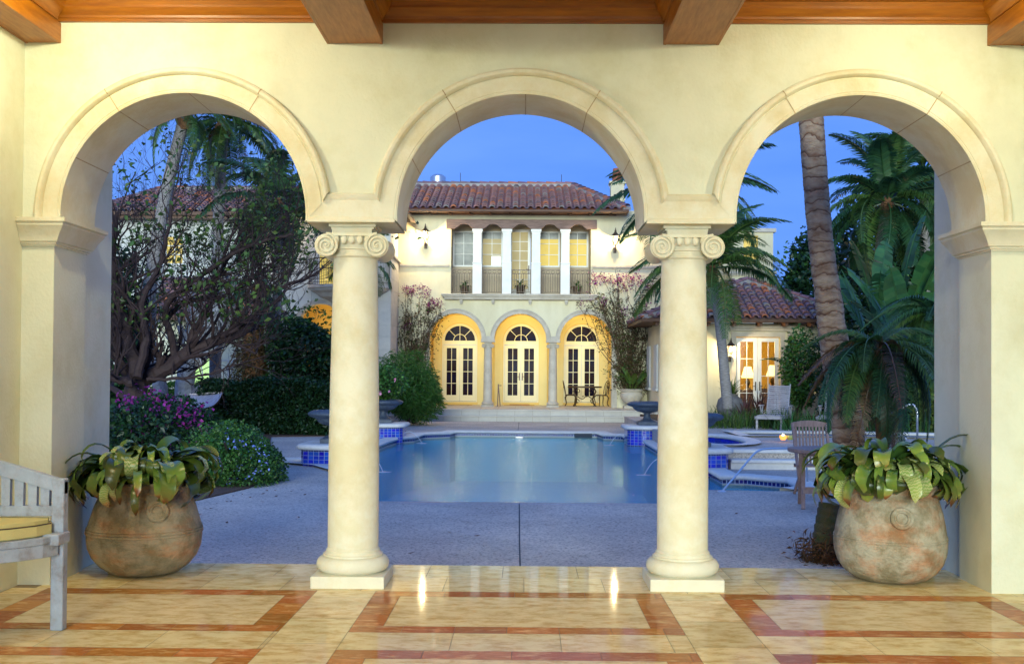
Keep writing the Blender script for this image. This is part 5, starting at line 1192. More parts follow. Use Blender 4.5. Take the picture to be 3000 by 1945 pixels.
for x0, x1, y, nm in ((-3.06, -2.60, 20.6, 'thin water jet from the far left pedestal into the pool'), (-2.87, -2.55, 12.5, 'thin water jet beside the left column'), (2.61, 2.2, 20.4, 'thin water jet from the far right pedestal into the pool'), (2.58, 2.2, 12.3, 'thin water jet beside the right column')):
    b = MB(); b.tube([(x0 + (x1 - x0) * t / 8, y - .1, -.06 - .27 * (t / 8) ** 2 + .06 * sin(pi * t / 8)) for t in range(9)], .006, 5)
    b.lathe([(.0, .008), (.03, .012), (.07, .002), (.10, .005), (.14, .001)], (x1, y - .1, WZ), 14, .15); tag(b.build('water_jet', jetm, None, smooth=True), nm, 'water jet', 'fountain jets')
b = MB().lathe([(0, .0), (.10, 0), (.11, .01), (.0, .025)], (-.12, 23.3, WZ), 16); tag(b.build('floating_light', M('white_float', (.9, .9, .85), emit=(1, .95, .8), es=.8), None), 'small round white light floating at the far end of the pool', 'pool light')
tag(MB().box(1.45, 1.95, 23.56, 23.61, WZ + .0, DZ - .0).build('skimmer_opening', hose, None), 'dark skimmer slot under the far coping of the pool', 'skimmer')
# handrails
t = empty('pool_handrail', tuple(G(1678, 1142, DZ)), 'long slanting steel handrail at the pool steps, beside the teak table', 'handrail')
pts = [G(1678, 1142, DZ), P(1700, 1117, 8.55), P(1751, 1056, 8.8), P(1760, 1049, 8.85), P(1772, 1044, 8.9), P(1790, 1042, 9.0), P(1846, 1041, 9.3), P(1862, 1047, 9.4), P(1872, 1062, 9.45), P(1875, 1085, 9.5), P(1877, 1130, 9.5)]
MB().tube(pts, .015, 10).build('rail', steel, t, smooth=True); MB().lathe([(0, 0), (.07, 0), (.06, .012), (.03, .02), (0, .02)], tuple(pts[0]), 16).build('floor_flange', steel, t)
MB().lathe([(0, 0), (.07, 0), (.06, .012), (.03, .02), (0, .02)], (pts[-1].x, pts[-1].y, DZ), 16).build('floor_flange', steel, t)
yy = 16.2
t = empty('spa_grab_rail', tuple(P(2131, 1013, yy)), 'curved steel grab rail at the spa, in front of the yellow green hedge', 'handrail')
MB().tube([P(u, v, yy + i * .0) for i, (u, v) in enumerate(((2112, 1030), (2109, 1022), (2094, 1012), (2065, 1008), (2053, 994), (2052, 984), (2056, 975), (2067, 964), (2105, 943), (2116, 939), (2124, 941), (2130, 950), (2132, 962), (2132, 1024)))], .024, 10).build('rail', steel, t, smooth=True)
# teak table and chair
tx, ty = 3.96, 6.55; TT = .55
t = empty('teak_table', (tx, ty, DZ), 'round folding teak table on the pool deck, behind the right pot', 'table')
b = MB(); r = .52; n = 13
for i in range(n):
    y0 = -r + 2 * r * i / n + .004; y1 = -r + 2 * r * (i + 1) / n - .004; 
    xa = math.sqrt(max(.01, r * r - min(abs(y0), abs(y1)) ** 2)); xb = math.sqrt(max(.004, r * r - max(abs(y0), abs(y1)) ** 2)); xx0 = math.sqrt(max(.003, r * r - y0 * y0)); xx1 = math.sqrt(max(.003, r * r - y1 * y1))
    b.plate([[(tx - xx0, ty + y0), (tx + xx0, ty + y0), (tx + xx1, ty + y1), (tx - xx1, ty + y1)]], TT - .022, TT, 'xy')
b.build('tabletop', teak, t)
b = MB(); b.tube([(tx + (r - .02) * cos(a * pi / 18), ty + (r - .02) * sin(a * pi / 18), TT - .028) for a in range(36)], .022, 6, closed=True); b.build('table_rim', teak, t)
for xa, ya, xb, yb_ in ((tx - .40, ty - .28, tx - .28, ty + .2), (tx - .30, ty + .30, tx - .40, ty - .15), (tx + .40, ty - .28, tx + .28, ty + .2), (tx + .30, ty + .30, tx + .40, ty - .15)):
    MB().bar((xa, ya, DZ), (xb, yb_, TT - .04), .05, .03).build('leg', teak, t)
for a_, c_, z_ in ((.40, -.26, DZ + .22), (.33, .26, DZ + .2), (.38, -.2, TT - .06)): MB().bar((tx - a_, ty + c_, z_), (tx + a_, ty + c_, z_), .03, .05).build('stretcher', teak, t)
cx_, cy_ = 4.08, 7.75
t = empty('teak_chair', (cx_, cy_, DZ), 'slatted teak folding chair behind the round table, crossed by the thick palm trunk', 'chair')
zt = P(1905, 977, cy_ + .25).z; hw = .235
b = MB(); N = 10; vs = []
for i in range(N + 1):
    x = -hw - .02 + (2 * hw + .04) * i / N; a_ = .03 * (1 - (x / hw) ** 2); vs += [(cx_ + x, cy_ + .24, zt - .09), (cx_ + x, cy_ + .27, zt - .09), (cx_ + x, cy_ + .27, zt - .03 + a_), (cx_ + x, cy_ + .24, zt - .03 + a_)]
b.add(vs, [(0, 1, 2, 3), tuple(4 * N + k for k in (3, 2, 1, 0))] + [(i * 4 + e, i * 4 + (e + 1) % 4, i * 4 + 4 + (e + 1) % 4, i * 4 + 4 + e) for i in range(N) for e in range(4)]); b.build('top_rail', teak, t)
for i in range(9): x = cx_ - hw + .045 + (2 * hw - .09) * i / 8; MB().bar((x, cy_ + .25, zt - .09), (x, cy_ + .16, zt - .62), .026, .014, up=(0, 1, 0)).build('back_slat', teak, t)
for sg in (-1, 1):
    MB().bar((cx_ + sg * hw, cy_ + .255, zt - .05), (cx_ + sg * hw, cy_ - .25, DZ), .035, .035).build('leg', teak, t); MB().bar((cx_ + sg * (hw - .04), cy_ + .32, DZ), (cx_ + sg * (hw - .04), cy_ - .2, DZ + .46), .035, .03).build('leg', teak, t)
b = MB().bar((cx_ - hw, cy_ + .165, zt - .63), (cx_ + hw, cy_ + .165, zt - .63), .03, .05)
b.build('back_rail', teak, t); b = MB()
for i in range(7): b.box(cx_ - hw, cx_ + hw, cy_ - .25 + i * .062, cy_ - .20 + i * .062, DZ + .43, DZ + .447)
b.build('seat', teak, t)
# loungers
def lounger(x, y, rz, label):
    t = empty('sun_lounger', (x, y, RZ), label, 'sun lounger', 'slatted loungers on the raised deck', rz); o0 = (0, 0, 0)
    b = MB()
    for sx in (-.31, .31): b.box(sx - .02, sx + .02, -1.3, .55, .26, .33)
    b.box(-.31, .31, -1.3, -1.26, .26, .33); b.build('frame', teakg, t, off=o0)
    b = MB()
    for i in range(15): b.box(-.285, .285, -1.24 + i * .088, -1.175 + i * .088, .335, .352)
    b.build('seat', teakg, t, off=o0)
    b = MB(); a = R(58)
    for i in range(14): s_ = .03 + i * .062; b.bar((-.285, .05 + s_ * cos(a), .35 + s_ * sin(a)), (.285, .05 + s_ * cos(a), .35 + s_ * sin(a)), .042, .014, up=(0, -sin(a), cos(a)))
    for sx in (-.27, .27): b.bar((sx, .05, .335), (sx, .05 + .92 * cos(a), .335 + .92 * sin(a)), .03, .035)
    b.build('backrest', teakg, t, off=o0)
    for sx in (-.37, .37):
        b = MB().box(sx - .035, sx + .035, -.35, .12, .56, .585); b.bar((sx, -.28, .56), (sx, -.1, .25), .03).bar((sx, .08, .56), (sx, -.1, .25), .03); b.build('armrest', teakg, t, off=o0)
    for sx in (-.3, .3):
        for yy in (-1.15, .4): MB().box(sx - .025, sx + .025, yy - .025, yy + .025, 0, .27).build('leg', teakg, t, off=o0)
p = P(1790, 985, 21.2); lounger(p.x + .1, 20.9, R(-22), 'silvery slatted lounger by the maroon plants, left of the thick palm trunk')
p = P(1925, 985, 21.2); lounger(p.x + .1, 20.9, R(-22), 'silvery slatted lounger mostly hidden behind the thick palm trunk')
for u, nm, on in ((1820, 'lit tealight candle in an orange glass on the spa edge', 1), (1836, 'unlit greenish tealight glass right of the lit candle', 0)):
    p = G(u, 1022, RZ + .045); t = empty('tealight', tuple(p), nm, 'candle', 'tealights on the spa edge')
    MB().lathe([(0, 0), (.05, 0), (.075, .05), (.07, .09), (.06, .09), (.06, .06), (0, .06)], tuple(p), 14).build('glass_cup', M('orange_glass', (.8, .3, .05), emit=(1, .4, .08), es=1.2) if on else M('green_glass', (.35, .38, .1), rough=.2), t)
    if on: MB().ico((p.x, p.y, p.z + .09), .022, 2, (1, 1, 1.5)).build('flame', bulb, t); lamp((p.x, p.y, p.z + .16), 1.5, .03, (1, .6, .2), parent=t)
# wrought iron table and two chairs in the portico
def cabriole(b, x, y, z0, z1, dx, dy, r=.018): b.tube([(x, y, z1), (x + dx * .9, y + dy * .9, z0 + (z1 - z0) * .8), (x + dx * .2, y + dy * .2, z0 + (z1 - z0) * .4), (x + dx * .1, y + dy * .1, z0 + .1), (x + dx * 1.2, y + dy * 1.2, z0)], [r * 1.3, r * 1.3, r, r * .8, r * .9], 6)
yt = 35.3; xa, xb = P(1663 / K, 1134 / K, yt).x, P(1763 / K, 1134 / K, yt).x; xm = (xa + xb) / 2; tt = P(1362, 897.5, yt).z
t = empty('iron_table', (xm, yt, TZ), 'ornate iron table with a yellow lit top in the right portico arch', 'table')
MB().plate([[(xm + (xb - xa) / 2 * cos(R(a)), yt + .45 * sin(R(a))) for a in range(0, 360, 15)]], tt - .06, tt, 'xy').build('tabletop', bronze, t, bevel=.01)
for sx in (-1, 1):
    b = MB()
    for sy in (-1, 1):
        c = xm + sx * .36; b.tube([(c, yt, tt - .06), (c + sx * .08, yt + sy * .05, tt - .2), (c - sx * .05, yt + sy * .1, TZ + .3), (c - sx * .02, yt + sy * .25, TZ + .12), (c + sx * .08, yt + sy * .32, TZ)], [.03, .026, .022, .022, .024], 7)
        b.tube([(c - sx * .08 + .07 * cos(q * .7) * (1 - q / 11), yt + sy * .12, TZ + .2 + .07 * sin(q * .7)) for q in range(9)], .014, 5)
        b.tube([(c - sx * .03 - sx * .07 * (1 - cos(q * .6)), yt + sy * .06, tt - .18 + .07 * sin(q * .6)) for q in range(9)], .013, 5)
    b.build('leg', bronze, t)
b = MB(); b.tube([(xm - .34 + .68 * i / 20, yt, TZ + .34 + .05 * sin(i / 20 * 2 * pi * 1.5 + pi / 2) * (1 if abs(i - 10) > 2 else 1.4)) for i in range(21)], .016, 6)
for s_ in (-1, 1): b.tube([(xm + s_ * (.02 + .035 * (1 - cos(q * .7))), yt, TZ + .36 + .05 * sin(q * .55)) for q in range(7)], .012, 5)
b.build('stretcher', bronze, t)
def iron_chair(x, y, rz, label):
    t = empty('iron_chair', (x, y, TZ), label, 'chair', 'ornate iron chairs in the portico', rz); o0 = (0, 0, 0); s = .46
    MB().plate([[(.23 * cos(R(a)), .22 * sin(R(a))) for a in range(0, 360, 20)]], s - .05, s, 'xy').build('seat', bronze, t, off=o0, bevel=.008)
    for sx in (-1, 1):
        for sy in (-1, 1): b = MB(); cabriole(b, sx * .17, sy * .16, 0, s - .04, sx * .06, sy * .05); b.build('leg', bronze, t, off=o0)
    b = MB(); pts = []
    for i in range(17): a = pi * i / 16; pts.append((.19 * cos(a) * (1 + .25 * sin(a)), .20 + .10 * sin(a), s + .02 + .52 * sin(a) ** .8))
    b.tube(pts, .016, 6)
    for k in (-.09, 0, .09): b.tube([(k * .5, .2, s), (k, .23, s + .15), (k * 1.3, .26, s + .3), (k * .4, .30, s + .48)], .011, 5)
    b.tube([(.05 * cos(q * .63), .27, s + .3 + .05 * sin(q * .63)) for q in range(10)], .010, 5, closed=True); b.build('backrest', bronze, t, off=o0)
iron_chair(xa + .12, yt + .1, R(90), 'ornate iron chair at the left end of the portico table, seen side on'); iron_chair(xb - .02, yt - .05, R(-66), 'ornate iron chair with open oval back at the right end of the portico table')
# white planter with broad leaves and a stone jar
p = P(1468, 930, 32.9)
t = empty('stone_planter', (p.x, 32.9, TZ), 'pale swagged stone planter on the terrace right of the portico', 'planter')
MB().box(p.x - .3, p.x + .3, 32.6, 33.2, TZ, TZ + .10).build('base', cast_h, t, bevel=.01)
b = MB().lathe([(.0, .1), (.20, .1), (.16, .16), (.28, .24), (.39, .38), (.42, .5), (.38, .58), (.36, .60), (.42, .66), (.44, .70), (.38, .72), (.34, .66), (0, .66)], (p.x, 32.9, TZ), 28, .0)
b.build('bowl', cast_h, t, auto=40)
b = MB()
for k in range(10): a0 = 2 * pi * k / 10; b.tube([(p.x + (.40 - .0) * cos(a0 + .63 * q / 6), 32.9 + .40 * sin(a0 + .63 * q / 6), TZ + .52 - .10 * sin(pi * q / 6)) for q in range(7)], .022, 5)
b.build('swag', cast_h, t)
# ================================================================== PLANTS
def paddle(b, base, az, el, L, wd, curl, g, stalk=.45, tear=.0):
    """stalk + broad blade"""
    d = Vector((cos(az) * cos(el), sin(az) * cos(el), sin(el))); p = Vector(base); pts = [p.copy()]; pit = el; n = 12
    for i in range(n):
        pit -= curl * (i / n) ** 1.2 * 2.2 / n; d = Vector((cos(az) * cos(pit), sin(az) * cos(pit), sin(pit))); p = p + d * L / n; pts.append(p.copy())
    b.tube(pts, [.018 * L / 2 * (1 - .8 * i / n) + .002 for i in range(n + 1)], 5, cap=False)
    side = Vector((-sin(az), cos(az), 0)); i0 = int(n * stalk); tw = g.uniform(-.9, .9)
    for sgn in (-1, 1):
        prev = None
        for i in range(i0, n):
            for h_ in (0, 1):
                t = (i + .5 * h_ - i0) / (n - i0); q = pts[i].lerp(pts[i + 1], .5 * h_); w_ = wd * (sin(pi * min(.97, t * .93 + .06)) ** .55) * g.uniform(.86, 1.0)
                up = Vector((0, 0, 1)); s2 = (side * cos(tw) + up * sin(tw)) * sgn; e = q + s2 * w_ + up * (-.12 * w_ * abs(cos(tw)))
                if prev is not None and g.random() > tear: b.add([prev[0], q, e, prev[1]], [(0, 1, 2, 3)])
                elif prev is not None: e2 = prev[1].lerp(e, .75); b.add([prev[0], q, e2 - up * .02, prev[1]], [(0, 1, 2, 3)])
                prev = (q, e)
def paddle_plant(name, c, label, n, L, wd, m, seed, el=(50, 88), stalk=.45, tear=.1, curl=1.2, spread=.15, cat='plant', group=None, grp_mat=None):
    t = empty(name, tuple(c), label, cat, group); g = random.Random(seed)
    for k in range(n):
        b = MB(); az = k * 2.4 + g.uniform(-.4, .4); paddle(b, (c[0] + spread * cos(az) * g.random(), c[1] + spread * sin(az) * g.random(), c[2]), az, R(g.uniform(*el)), g.uniform(*L), wd * g.uniform(.8, 1.1), curl * g.uniform(.6, 1.3), g, stalk, tear); b.build('leaf', m, t, recalc=False)
    return t
p = P(1468, 930, 32.9); paddle_plant('broad_leaved_plant', (p.x, 32.9, TZ + .66), 'broad bright green leaves growing in the pale stone planter', 11, (.7, 1.15), .13, lf_lime, 3, stalk=.35, tear=0)
palm_a = frond_data('f', 3.0, arch=.45, droop=.75, leaf=.62, n=84, m=lf_palm, seed=1, w_=.05, hang=.8)
palm_b = frond_data('f', 2.6, arch=.3, droop=.85, leaf=.55, n=84, m=lf_palm, seed=2, w_=.05, hang=1.2)
palm_c = frond_data('f', 2.8, arch=.5, droop=.6, leaf=.58, n=84, m=lf_blue, seed=3, w_=.05, hang=.7)
palm_d = frond_data('f', 2.4, arch=.1, droop=.8, leaf=.5, n=84, m=lf_dead, seed=4, w_=.05, hang=1.5)
pyg_a = frond_data('f', 1.35, arch=.35, droop=.95, leaf=.30, n=84, m=lf_blue, seed=5, hang=.9, w_=.024)
pyg_b = frond_data('f', 1.25, arch=.15, droop=1.0, leaf=.30, n=80, m=lf_dead, seed=6, hang=1.5, w_=.024)
pyg_c = frond_data('f', 1.3, arch=.35, droop=.9, leaf=.28, n=84, m=lf_palm, seed=15, hang=.9, w_=.024)
fan_a = frond_data('f', 1.3, arch=.3, droop=.5, leaf=.6, n=30, m=lf_palm, seed=7, hang=.5, w_=.035, stalk=.45)
def palm(path, r0, r1, meshes, n, label, seed, bark=barkg, lo=-55, hi=75, scale=1., rings=34, shaft=True, group='palm trees', name='palm_tree', fib=True):
    path = [Vector(q) for q in path]; t = empty(name, tuple(path[0]), label, 'palm tree', group)
    pts, rad = ringed(path, r0, r1, seg=rings * 3, rings=rings, seed=seed); MB().tube(pts, rad, 14).build('trunk', bark, t, smooth=True)
    top = path[-1]
    if fib: MB().tube([top - Vector((0, 0, .5)), top - Vector((0, 0, .2)), top + Vector((0, 0, .12))], [r1 * 1.15, r1 * 1.8, r1 * .8], 10).build('crown_shaft', fibre, t)
    crown(t, top, meshes, n, lo, hi, scale, seed); return t
# big foreground palm
path = [P(2003, 1223, 4.5), P(1978, 1060, 4.5), P(1962, 935, 4.5), P(1936, 780, 4.5), P(1925, 690, 4.5), P(1912, 600, 4.5), P(1901, 490, 4.5), P(1894, 400, 4.5), P(1887, 300, 4.5), P(1878, 150, 4.5), P(1868, -60, 4.5), P(1862, -240, 4.5)]
t = empty('palm_tree', tuple(path[0]), 'thick ringed brown palm trunk rising behind the right pot', 'palm tree', 'palm trees')
g = random.Random(3); fine = ringed(path, 1, 1, seg=480, rings=46, amp=0)[0]; rad = []; 
for i in range(len(fine)):
    u = i / len(fine); base = .185 - .05 * min(1, u * 2.2) + .03 * max(0, 1 - u * 12); saw = ((u * 84 + .35 * sin(u * 90)) % 1); rad.append(base * (1 + .04 * (saw - .5)) + g.uniform(-.0015, .0015))
b = MB(); b.tube(fine, rad, 26)
for i in range(len(b.v)):
    k = i // 26; x, y, z = b.v[i]; c = fine[min(k, len(fine) - 1)]; a = math.atan2(y - c.y, x - c.x); b.v[i] = (x, y, z + .022 * sin(2 * a + k * .21) + .012 * sin(5 * a + k * .13))
b.build('trunk', barkr, t, smooth=True)
up_f = frond_data('f', 3.2, arch=.5, droop=.35, leaf=.62, n=44, m=lf_palm, seed=21); crown(t, path[-1], [up_f], 14, 25, 80, 1., 5)
# other palms
palm([P(1692, 950, 21.5), P(1683, 860, 21.5), P(1673, 760, 21.5), P(1658, 660, 21.5), P(1655, 625, 21.5)], .15, .10, [palm_a, palm_b, palm_a, palm_c], 26, 'slim leaning palm in front of the guest house, fronds reaching behind the right column', 11, barkg, -18, 62, .95, 26)
palm([P(1610, 940, 26), P(1604, 600, 26), P(1602, 470, 26)], .16, .12, [palm_c, palm_a], 24, 'tall palm hidden behind the right column, fronds spreading to its right', 12, barkg, -22, 65, 1.15)
palm([P(2045, 960, 22), P(2040, 650, 22), P(2062, 470, 22)], .16, .13, [palm_c, palm_c, palm_a], 34, 'dark bushy palm crown high in the right arch', 13, barkg, -60, 80, .95)
palm([P(2150, 960, 24), P(2150, 620, 24), P(2146, 400, 24)], .16, .13, [palm_c, palm_b], 26, 'dark palm at the right edge of the right arch', 14, barkg, -50, 75, 1.0)
palm([P(330, 900, 23), P(340, 760, 23), P(352, 640, 23), P(382, 470, 23), P(402, 380, 23), P(424, 290, 23), P(430, 262, 23)], .21, .15, [palm_a, palm_b, palm_a], 14, 'tall pale palm leaning right at the left of the left arch', 15, barkg, -40, 60, .70)
palm([P(500, 900, 27), P(503, 700, 27), P(508, 500, 27), P(517, 330, 27), P(519, 285, 27)], .19, .16, [palm_c, palm_b, palm_d], 24, 'tall dark headed palm in the middle of the left arch', 16, barkg, -48, 60, .95)
palm([P(640, 900, 25), P(645, 650, 25), P(648, 470, 25)], .16, .13, [palm_c, palm_b, palm_c], 26, 'dark windblown palm behind the bare branches, left of the left column', 17, barkg, -60, 55, .95)
palm([P(835, 900, 26), P(838, 700, 26), P(838, 600, 26)], .13, .10, [fan_a], 18, 'fan leaved palm hidden behind the left column, leaves poking out on both sides', 18, barkg, -60, 60, 1.05, fib=False)
palm([P(600, 905, 24), P(600, 800, 24), P(602, 660, 24)], .15, .13, [palm_d, palm_c, fan_a], 14, 'drooping palm with epiphyte covered stem in the left arch', 19, barkg, -70, 30, .55)
t = palm([(3.75, 3.75, DZ), P(2050, 1000, 3.6), P(2040, 812, 3.6)], .07, .06, [pyg_a, pyg_c, pyg_a, pyg_b], 38, 'pygmy date palm with drooping brown skirt in front of the thick palm trunk', 20, fibre, -46, 36, .78, group='palm trees')
palm([G(2200, 1060, RZ), P(2192, 850, 12.0), P(2178, 740, 12.0)], .07, .06, [pyg_a, pyg_c], 34, 'fine leaved palm fronds arching in from the right edge of the right arch', 23, barkb, -25, 55, 1.05)
# traveller's palm like fan of huge paddles
paddle_plant('giant_bird_of_paradise', tuple(P(2045, 860, 17.5)), 'huge upright torn paddle leaves in the right arch', 11, (2.6, 4.2), .30, lf_ban, 5, el=(62, 88), stalk=.42, tear=.3, curl=.7, spread=.5)
paddle_plant('giant_bird_of_paradise', tuple(P(2120, 900, 15.5)), 'paddle leaved plant at the right edge of the right arch, behind the grab rail', 11, (2.2, 3.4), .28, lf_ban, 8, el=(55, 85), stalk=.42, tear=.3, curl=.9, spread=.4)
paddle_plant('banana_plant', tuple(P(1880, 900, 27.5)), 'small banana leaf arching above the unlit lantern', 6, (1.4, 2.2), .2, lf_ban, 14, el=(50, 70), stalk=.3, tear=.3, curl=1.8)
# shrub helper
def shrub(name, label, c, r, n, size, m, seed, asp=.45, shell=.55, lump=.35, extra=None, stems=8, cat='shrub', group=None, up=.3, droop=0., cut=-1.):
    z0 = c[2] - r[2]; t = empty(name, (c[0], c[1], z0), label, cat, group)
    leaf_mesh('foliage', blob(n, c, r, shell, lump, seed, cut), size, m, t, asp, up, droop=droop)
    for e in (extra or []):
        pts, sz, mm, nm, ap = e; leaf_mesh(nm, pts, sz, mm, t, ap, .5)
    b = MB(); g = random.Random(seed)
    for k in range(stems):
        a = g.uniform(0, 6.28); q = g.uniform(.2, .8); b.tube([(c[0] + .1 * cos(a), c[1] + .1 * sin(a), z0), (c[0] + q * .5 * r[0] * cos(a), c[1] + q * .5 * r[1] * sin(a), c[2]), (c[0] + q * r[0] * cos(a), c[1] + q * r[1] * sin(a), c[2] + r[2] * .6)], [.03, .02, .008], 5)
    b.build('stems', barkb, t); return t
def ell(u0, u1, v0, v1, Y, ry):   # ellipsoid that fills a pixel box at depth Y
    a, b_ = P(u0, (v0 + v1) / 2, Y), P(u1, (v0 + v1) / 2, Y); c, d = P((u0 + u1) / 2, v0, Y), P((u0 + u1) / 2, v1, Y)
    return ((a.x + b_.x) / 2, Y, (c.z + d.z) / 2), ((b_.x - a.x) / 2, ry, (c.z - d.z) / 2)
c, r = ell(868, 1046, 842, 985, 27.2, 1.1)
shrub('feathery_shrub', 'big feathery dark green shrub left of the portico, overhanging the terrace', c, r, 15000, .17, leafm('feathery_leaf', (.045, .15, .022), (.10, .24, .04)), 31, asp=.12, shell=.35, lump=.5, up=.0, droop=.25)
c, r = ell(862, 946, 876, 938, 20.6, .5)
shrub('hibiscus', 'leafy hibiscus with pink flowers growing in the far left urn', (-3.62, 20.6, 1.12), (.50, .45, .42), 2600, .085, lf_mid, 32, asp=.7, extra=[([(-3.40, 20.12, 1.02), (-3.25, 20.2, 1.30), (-3.62, 20.1, .98)] * 4, .075, lf_pink, 'flower', .8)], stems=5)
c, r = ell(628, 800, 742, 905, 23.5, 1.1)
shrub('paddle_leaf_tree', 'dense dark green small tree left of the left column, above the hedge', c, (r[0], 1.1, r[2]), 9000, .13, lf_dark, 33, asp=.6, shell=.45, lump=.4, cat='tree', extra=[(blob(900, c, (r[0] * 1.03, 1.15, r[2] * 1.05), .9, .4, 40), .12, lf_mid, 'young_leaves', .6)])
def hedge(name, label, pts, h, w_, n, size, m, seed, z0=DZ, asp=.55):
    """clipped row along pts"""
    g = np.random.default_rng(seed); P_ = np.array([(p[0], p[1]) for p in pts]); seg = np.linalg.norm(np.diff(P_, axis=0), axis=1); cum = np.concatenate([[0], np.cumsum(seg)])
    s = g.uniform(0, cum[-1], n); k = np.clip(np.searchsorted(cum, s) - 1, 0, len(seg) - 1); f = (s - cum[k]) / seg[k]; base = P_[k] + (P_[k + 1] - P_[k]) * f[:, None]
    d = (P_[k + 1] - P_[k]) / seg[k][:, None]; nrm = np.stack([-d[:, 1], d[:, 0]], 1)
    face = g.uniform(0, 1, n); wob = .06 * np.sin(s * 2.3 + seed) + .04 * np.sin(s * 5.1)
    o = np.where(face < .65, -1 + g.exponential(.12, n), g.uniform(-1, 1, n)); z = np.where(face < .65, g.uniform(0, 1, n), 1 - g.exponential(.05, n))
    pos = base + nrm * (o * w_ / 2)[:, None] * np.where(o < 0, 1, 1)[:, None]
    pts3 = np.stack([pos[:, 0], pos[:, 1] + wob, z0 + h * np.clip(z, 0, 1.0) + wob + g.normal(0, .02, n)], 1)
    t = empty(name, (pts[0][0], pts[0][1], z0), label, 'hedge'); leaf_mesh('foliage', pts3, size, m, t, asp, .3)
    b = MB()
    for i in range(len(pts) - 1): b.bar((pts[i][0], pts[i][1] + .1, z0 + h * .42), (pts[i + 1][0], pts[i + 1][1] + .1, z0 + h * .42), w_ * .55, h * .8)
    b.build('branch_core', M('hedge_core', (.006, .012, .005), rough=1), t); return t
hz = P(700, 885, 21.6).z
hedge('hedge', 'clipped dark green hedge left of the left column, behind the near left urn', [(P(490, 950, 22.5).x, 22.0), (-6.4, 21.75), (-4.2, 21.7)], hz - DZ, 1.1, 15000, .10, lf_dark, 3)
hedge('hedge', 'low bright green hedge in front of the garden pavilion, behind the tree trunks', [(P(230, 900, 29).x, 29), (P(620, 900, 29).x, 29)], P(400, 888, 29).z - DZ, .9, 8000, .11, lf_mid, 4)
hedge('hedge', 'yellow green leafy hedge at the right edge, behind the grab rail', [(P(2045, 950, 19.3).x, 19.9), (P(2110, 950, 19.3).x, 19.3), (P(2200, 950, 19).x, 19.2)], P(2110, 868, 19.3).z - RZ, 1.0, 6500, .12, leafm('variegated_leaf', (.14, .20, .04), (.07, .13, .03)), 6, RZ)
# bougainvillea and plumbago mounds
Yb = 11.5; c, r = ell(215, 500, 915, 1190, Yb, 1.7); c = (c[0], c[1], c[2])
sel = blob(4200, c, (r[0] * 1.02, 1.75, r[2] * 1.02), .93, .3, 50, .15)
g = np.random.default_rng(2); cen = np.array([P(u, v, Yb - .9) for u, v in ((300, 935), (345, 920), (370, 925), (395, 935), (410, 945), (425, 950), (365, 950), (395, 985), (445, 985), (470, 1000), (305, 960), (332, 975), (275, 985), (480, 1025), (360, 970), (420, 975), (500, 1040), (455, 1040), (390, 1060), (508, 1080), (460, 960), (290, 930))])
bt = clumps(520, cen, .085, 4)
shrub('bougainvillea_bush', 'dark bougainvillea bush with magenta flowers behind the left pot', c, (r[0], 1.7, r[2]), 16000, .085, lf_dark, 34, asp=.6, shell=.5, lump=.3, extra=[(bt, .06, lf_boug, 'blossoms', .8)])
Yp = 9.0; c, r = ell(440, 664, 985, 1165, Yp, 1.0)
bt = clumps(120, [P(u, v, Yp - .75) for u, v in ((560, 1020), (590, 1030), (600, 1050), (575, 1045), (545, 1040), (615, 1060), (530, 1015), (555, 1090), (620, 1080), (505, 1060), (590, 1100), (540, 1120))], .05, 6)
shrub('plumbago_bush', 'rounded green plumbago bush with pale blue flowers spilling onto the deck', c, (r[0], 1.0, r[2]), 15000, .055, lf_mid, 35, asp=.5, shell=.5, lump=.35, extra=[(bt, .035, lf_plum, 'blossoms', .8)])
# dark backing trees on the right and left
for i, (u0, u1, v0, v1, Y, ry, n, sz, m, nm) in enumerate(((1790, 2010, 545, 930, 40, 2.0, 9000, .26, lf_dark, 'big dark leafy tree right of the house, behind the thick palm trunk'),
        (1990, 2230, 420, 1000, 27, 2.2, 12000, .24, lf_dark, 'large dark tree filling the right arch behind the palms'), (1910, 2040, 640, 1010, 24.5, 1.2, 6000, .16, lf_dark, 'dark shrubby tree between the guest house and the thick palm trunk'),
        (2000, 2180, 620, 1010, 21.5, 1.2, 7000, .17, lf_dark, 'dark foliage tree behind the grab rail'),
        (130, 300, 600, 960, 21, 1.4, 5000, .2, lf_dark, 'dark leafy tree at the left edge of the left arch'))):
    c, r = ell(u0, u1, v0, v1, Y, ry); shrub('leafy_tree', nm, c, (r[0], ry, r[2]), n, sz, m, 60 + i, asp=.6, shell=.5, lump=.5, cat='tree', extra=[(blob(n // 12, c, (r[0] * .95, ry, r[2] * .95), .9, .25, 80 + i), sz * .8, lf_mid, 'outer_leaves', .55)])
c, r = ell(1815, 1900, 785, 965, 26.5, .8)
shrub('clusia_shrub', 'round leaved green shrub under the unlit lantern of the guest house', c, r, 3200, .12, lf_mid, 37, asp=.65, shell=.4, lump=.4)
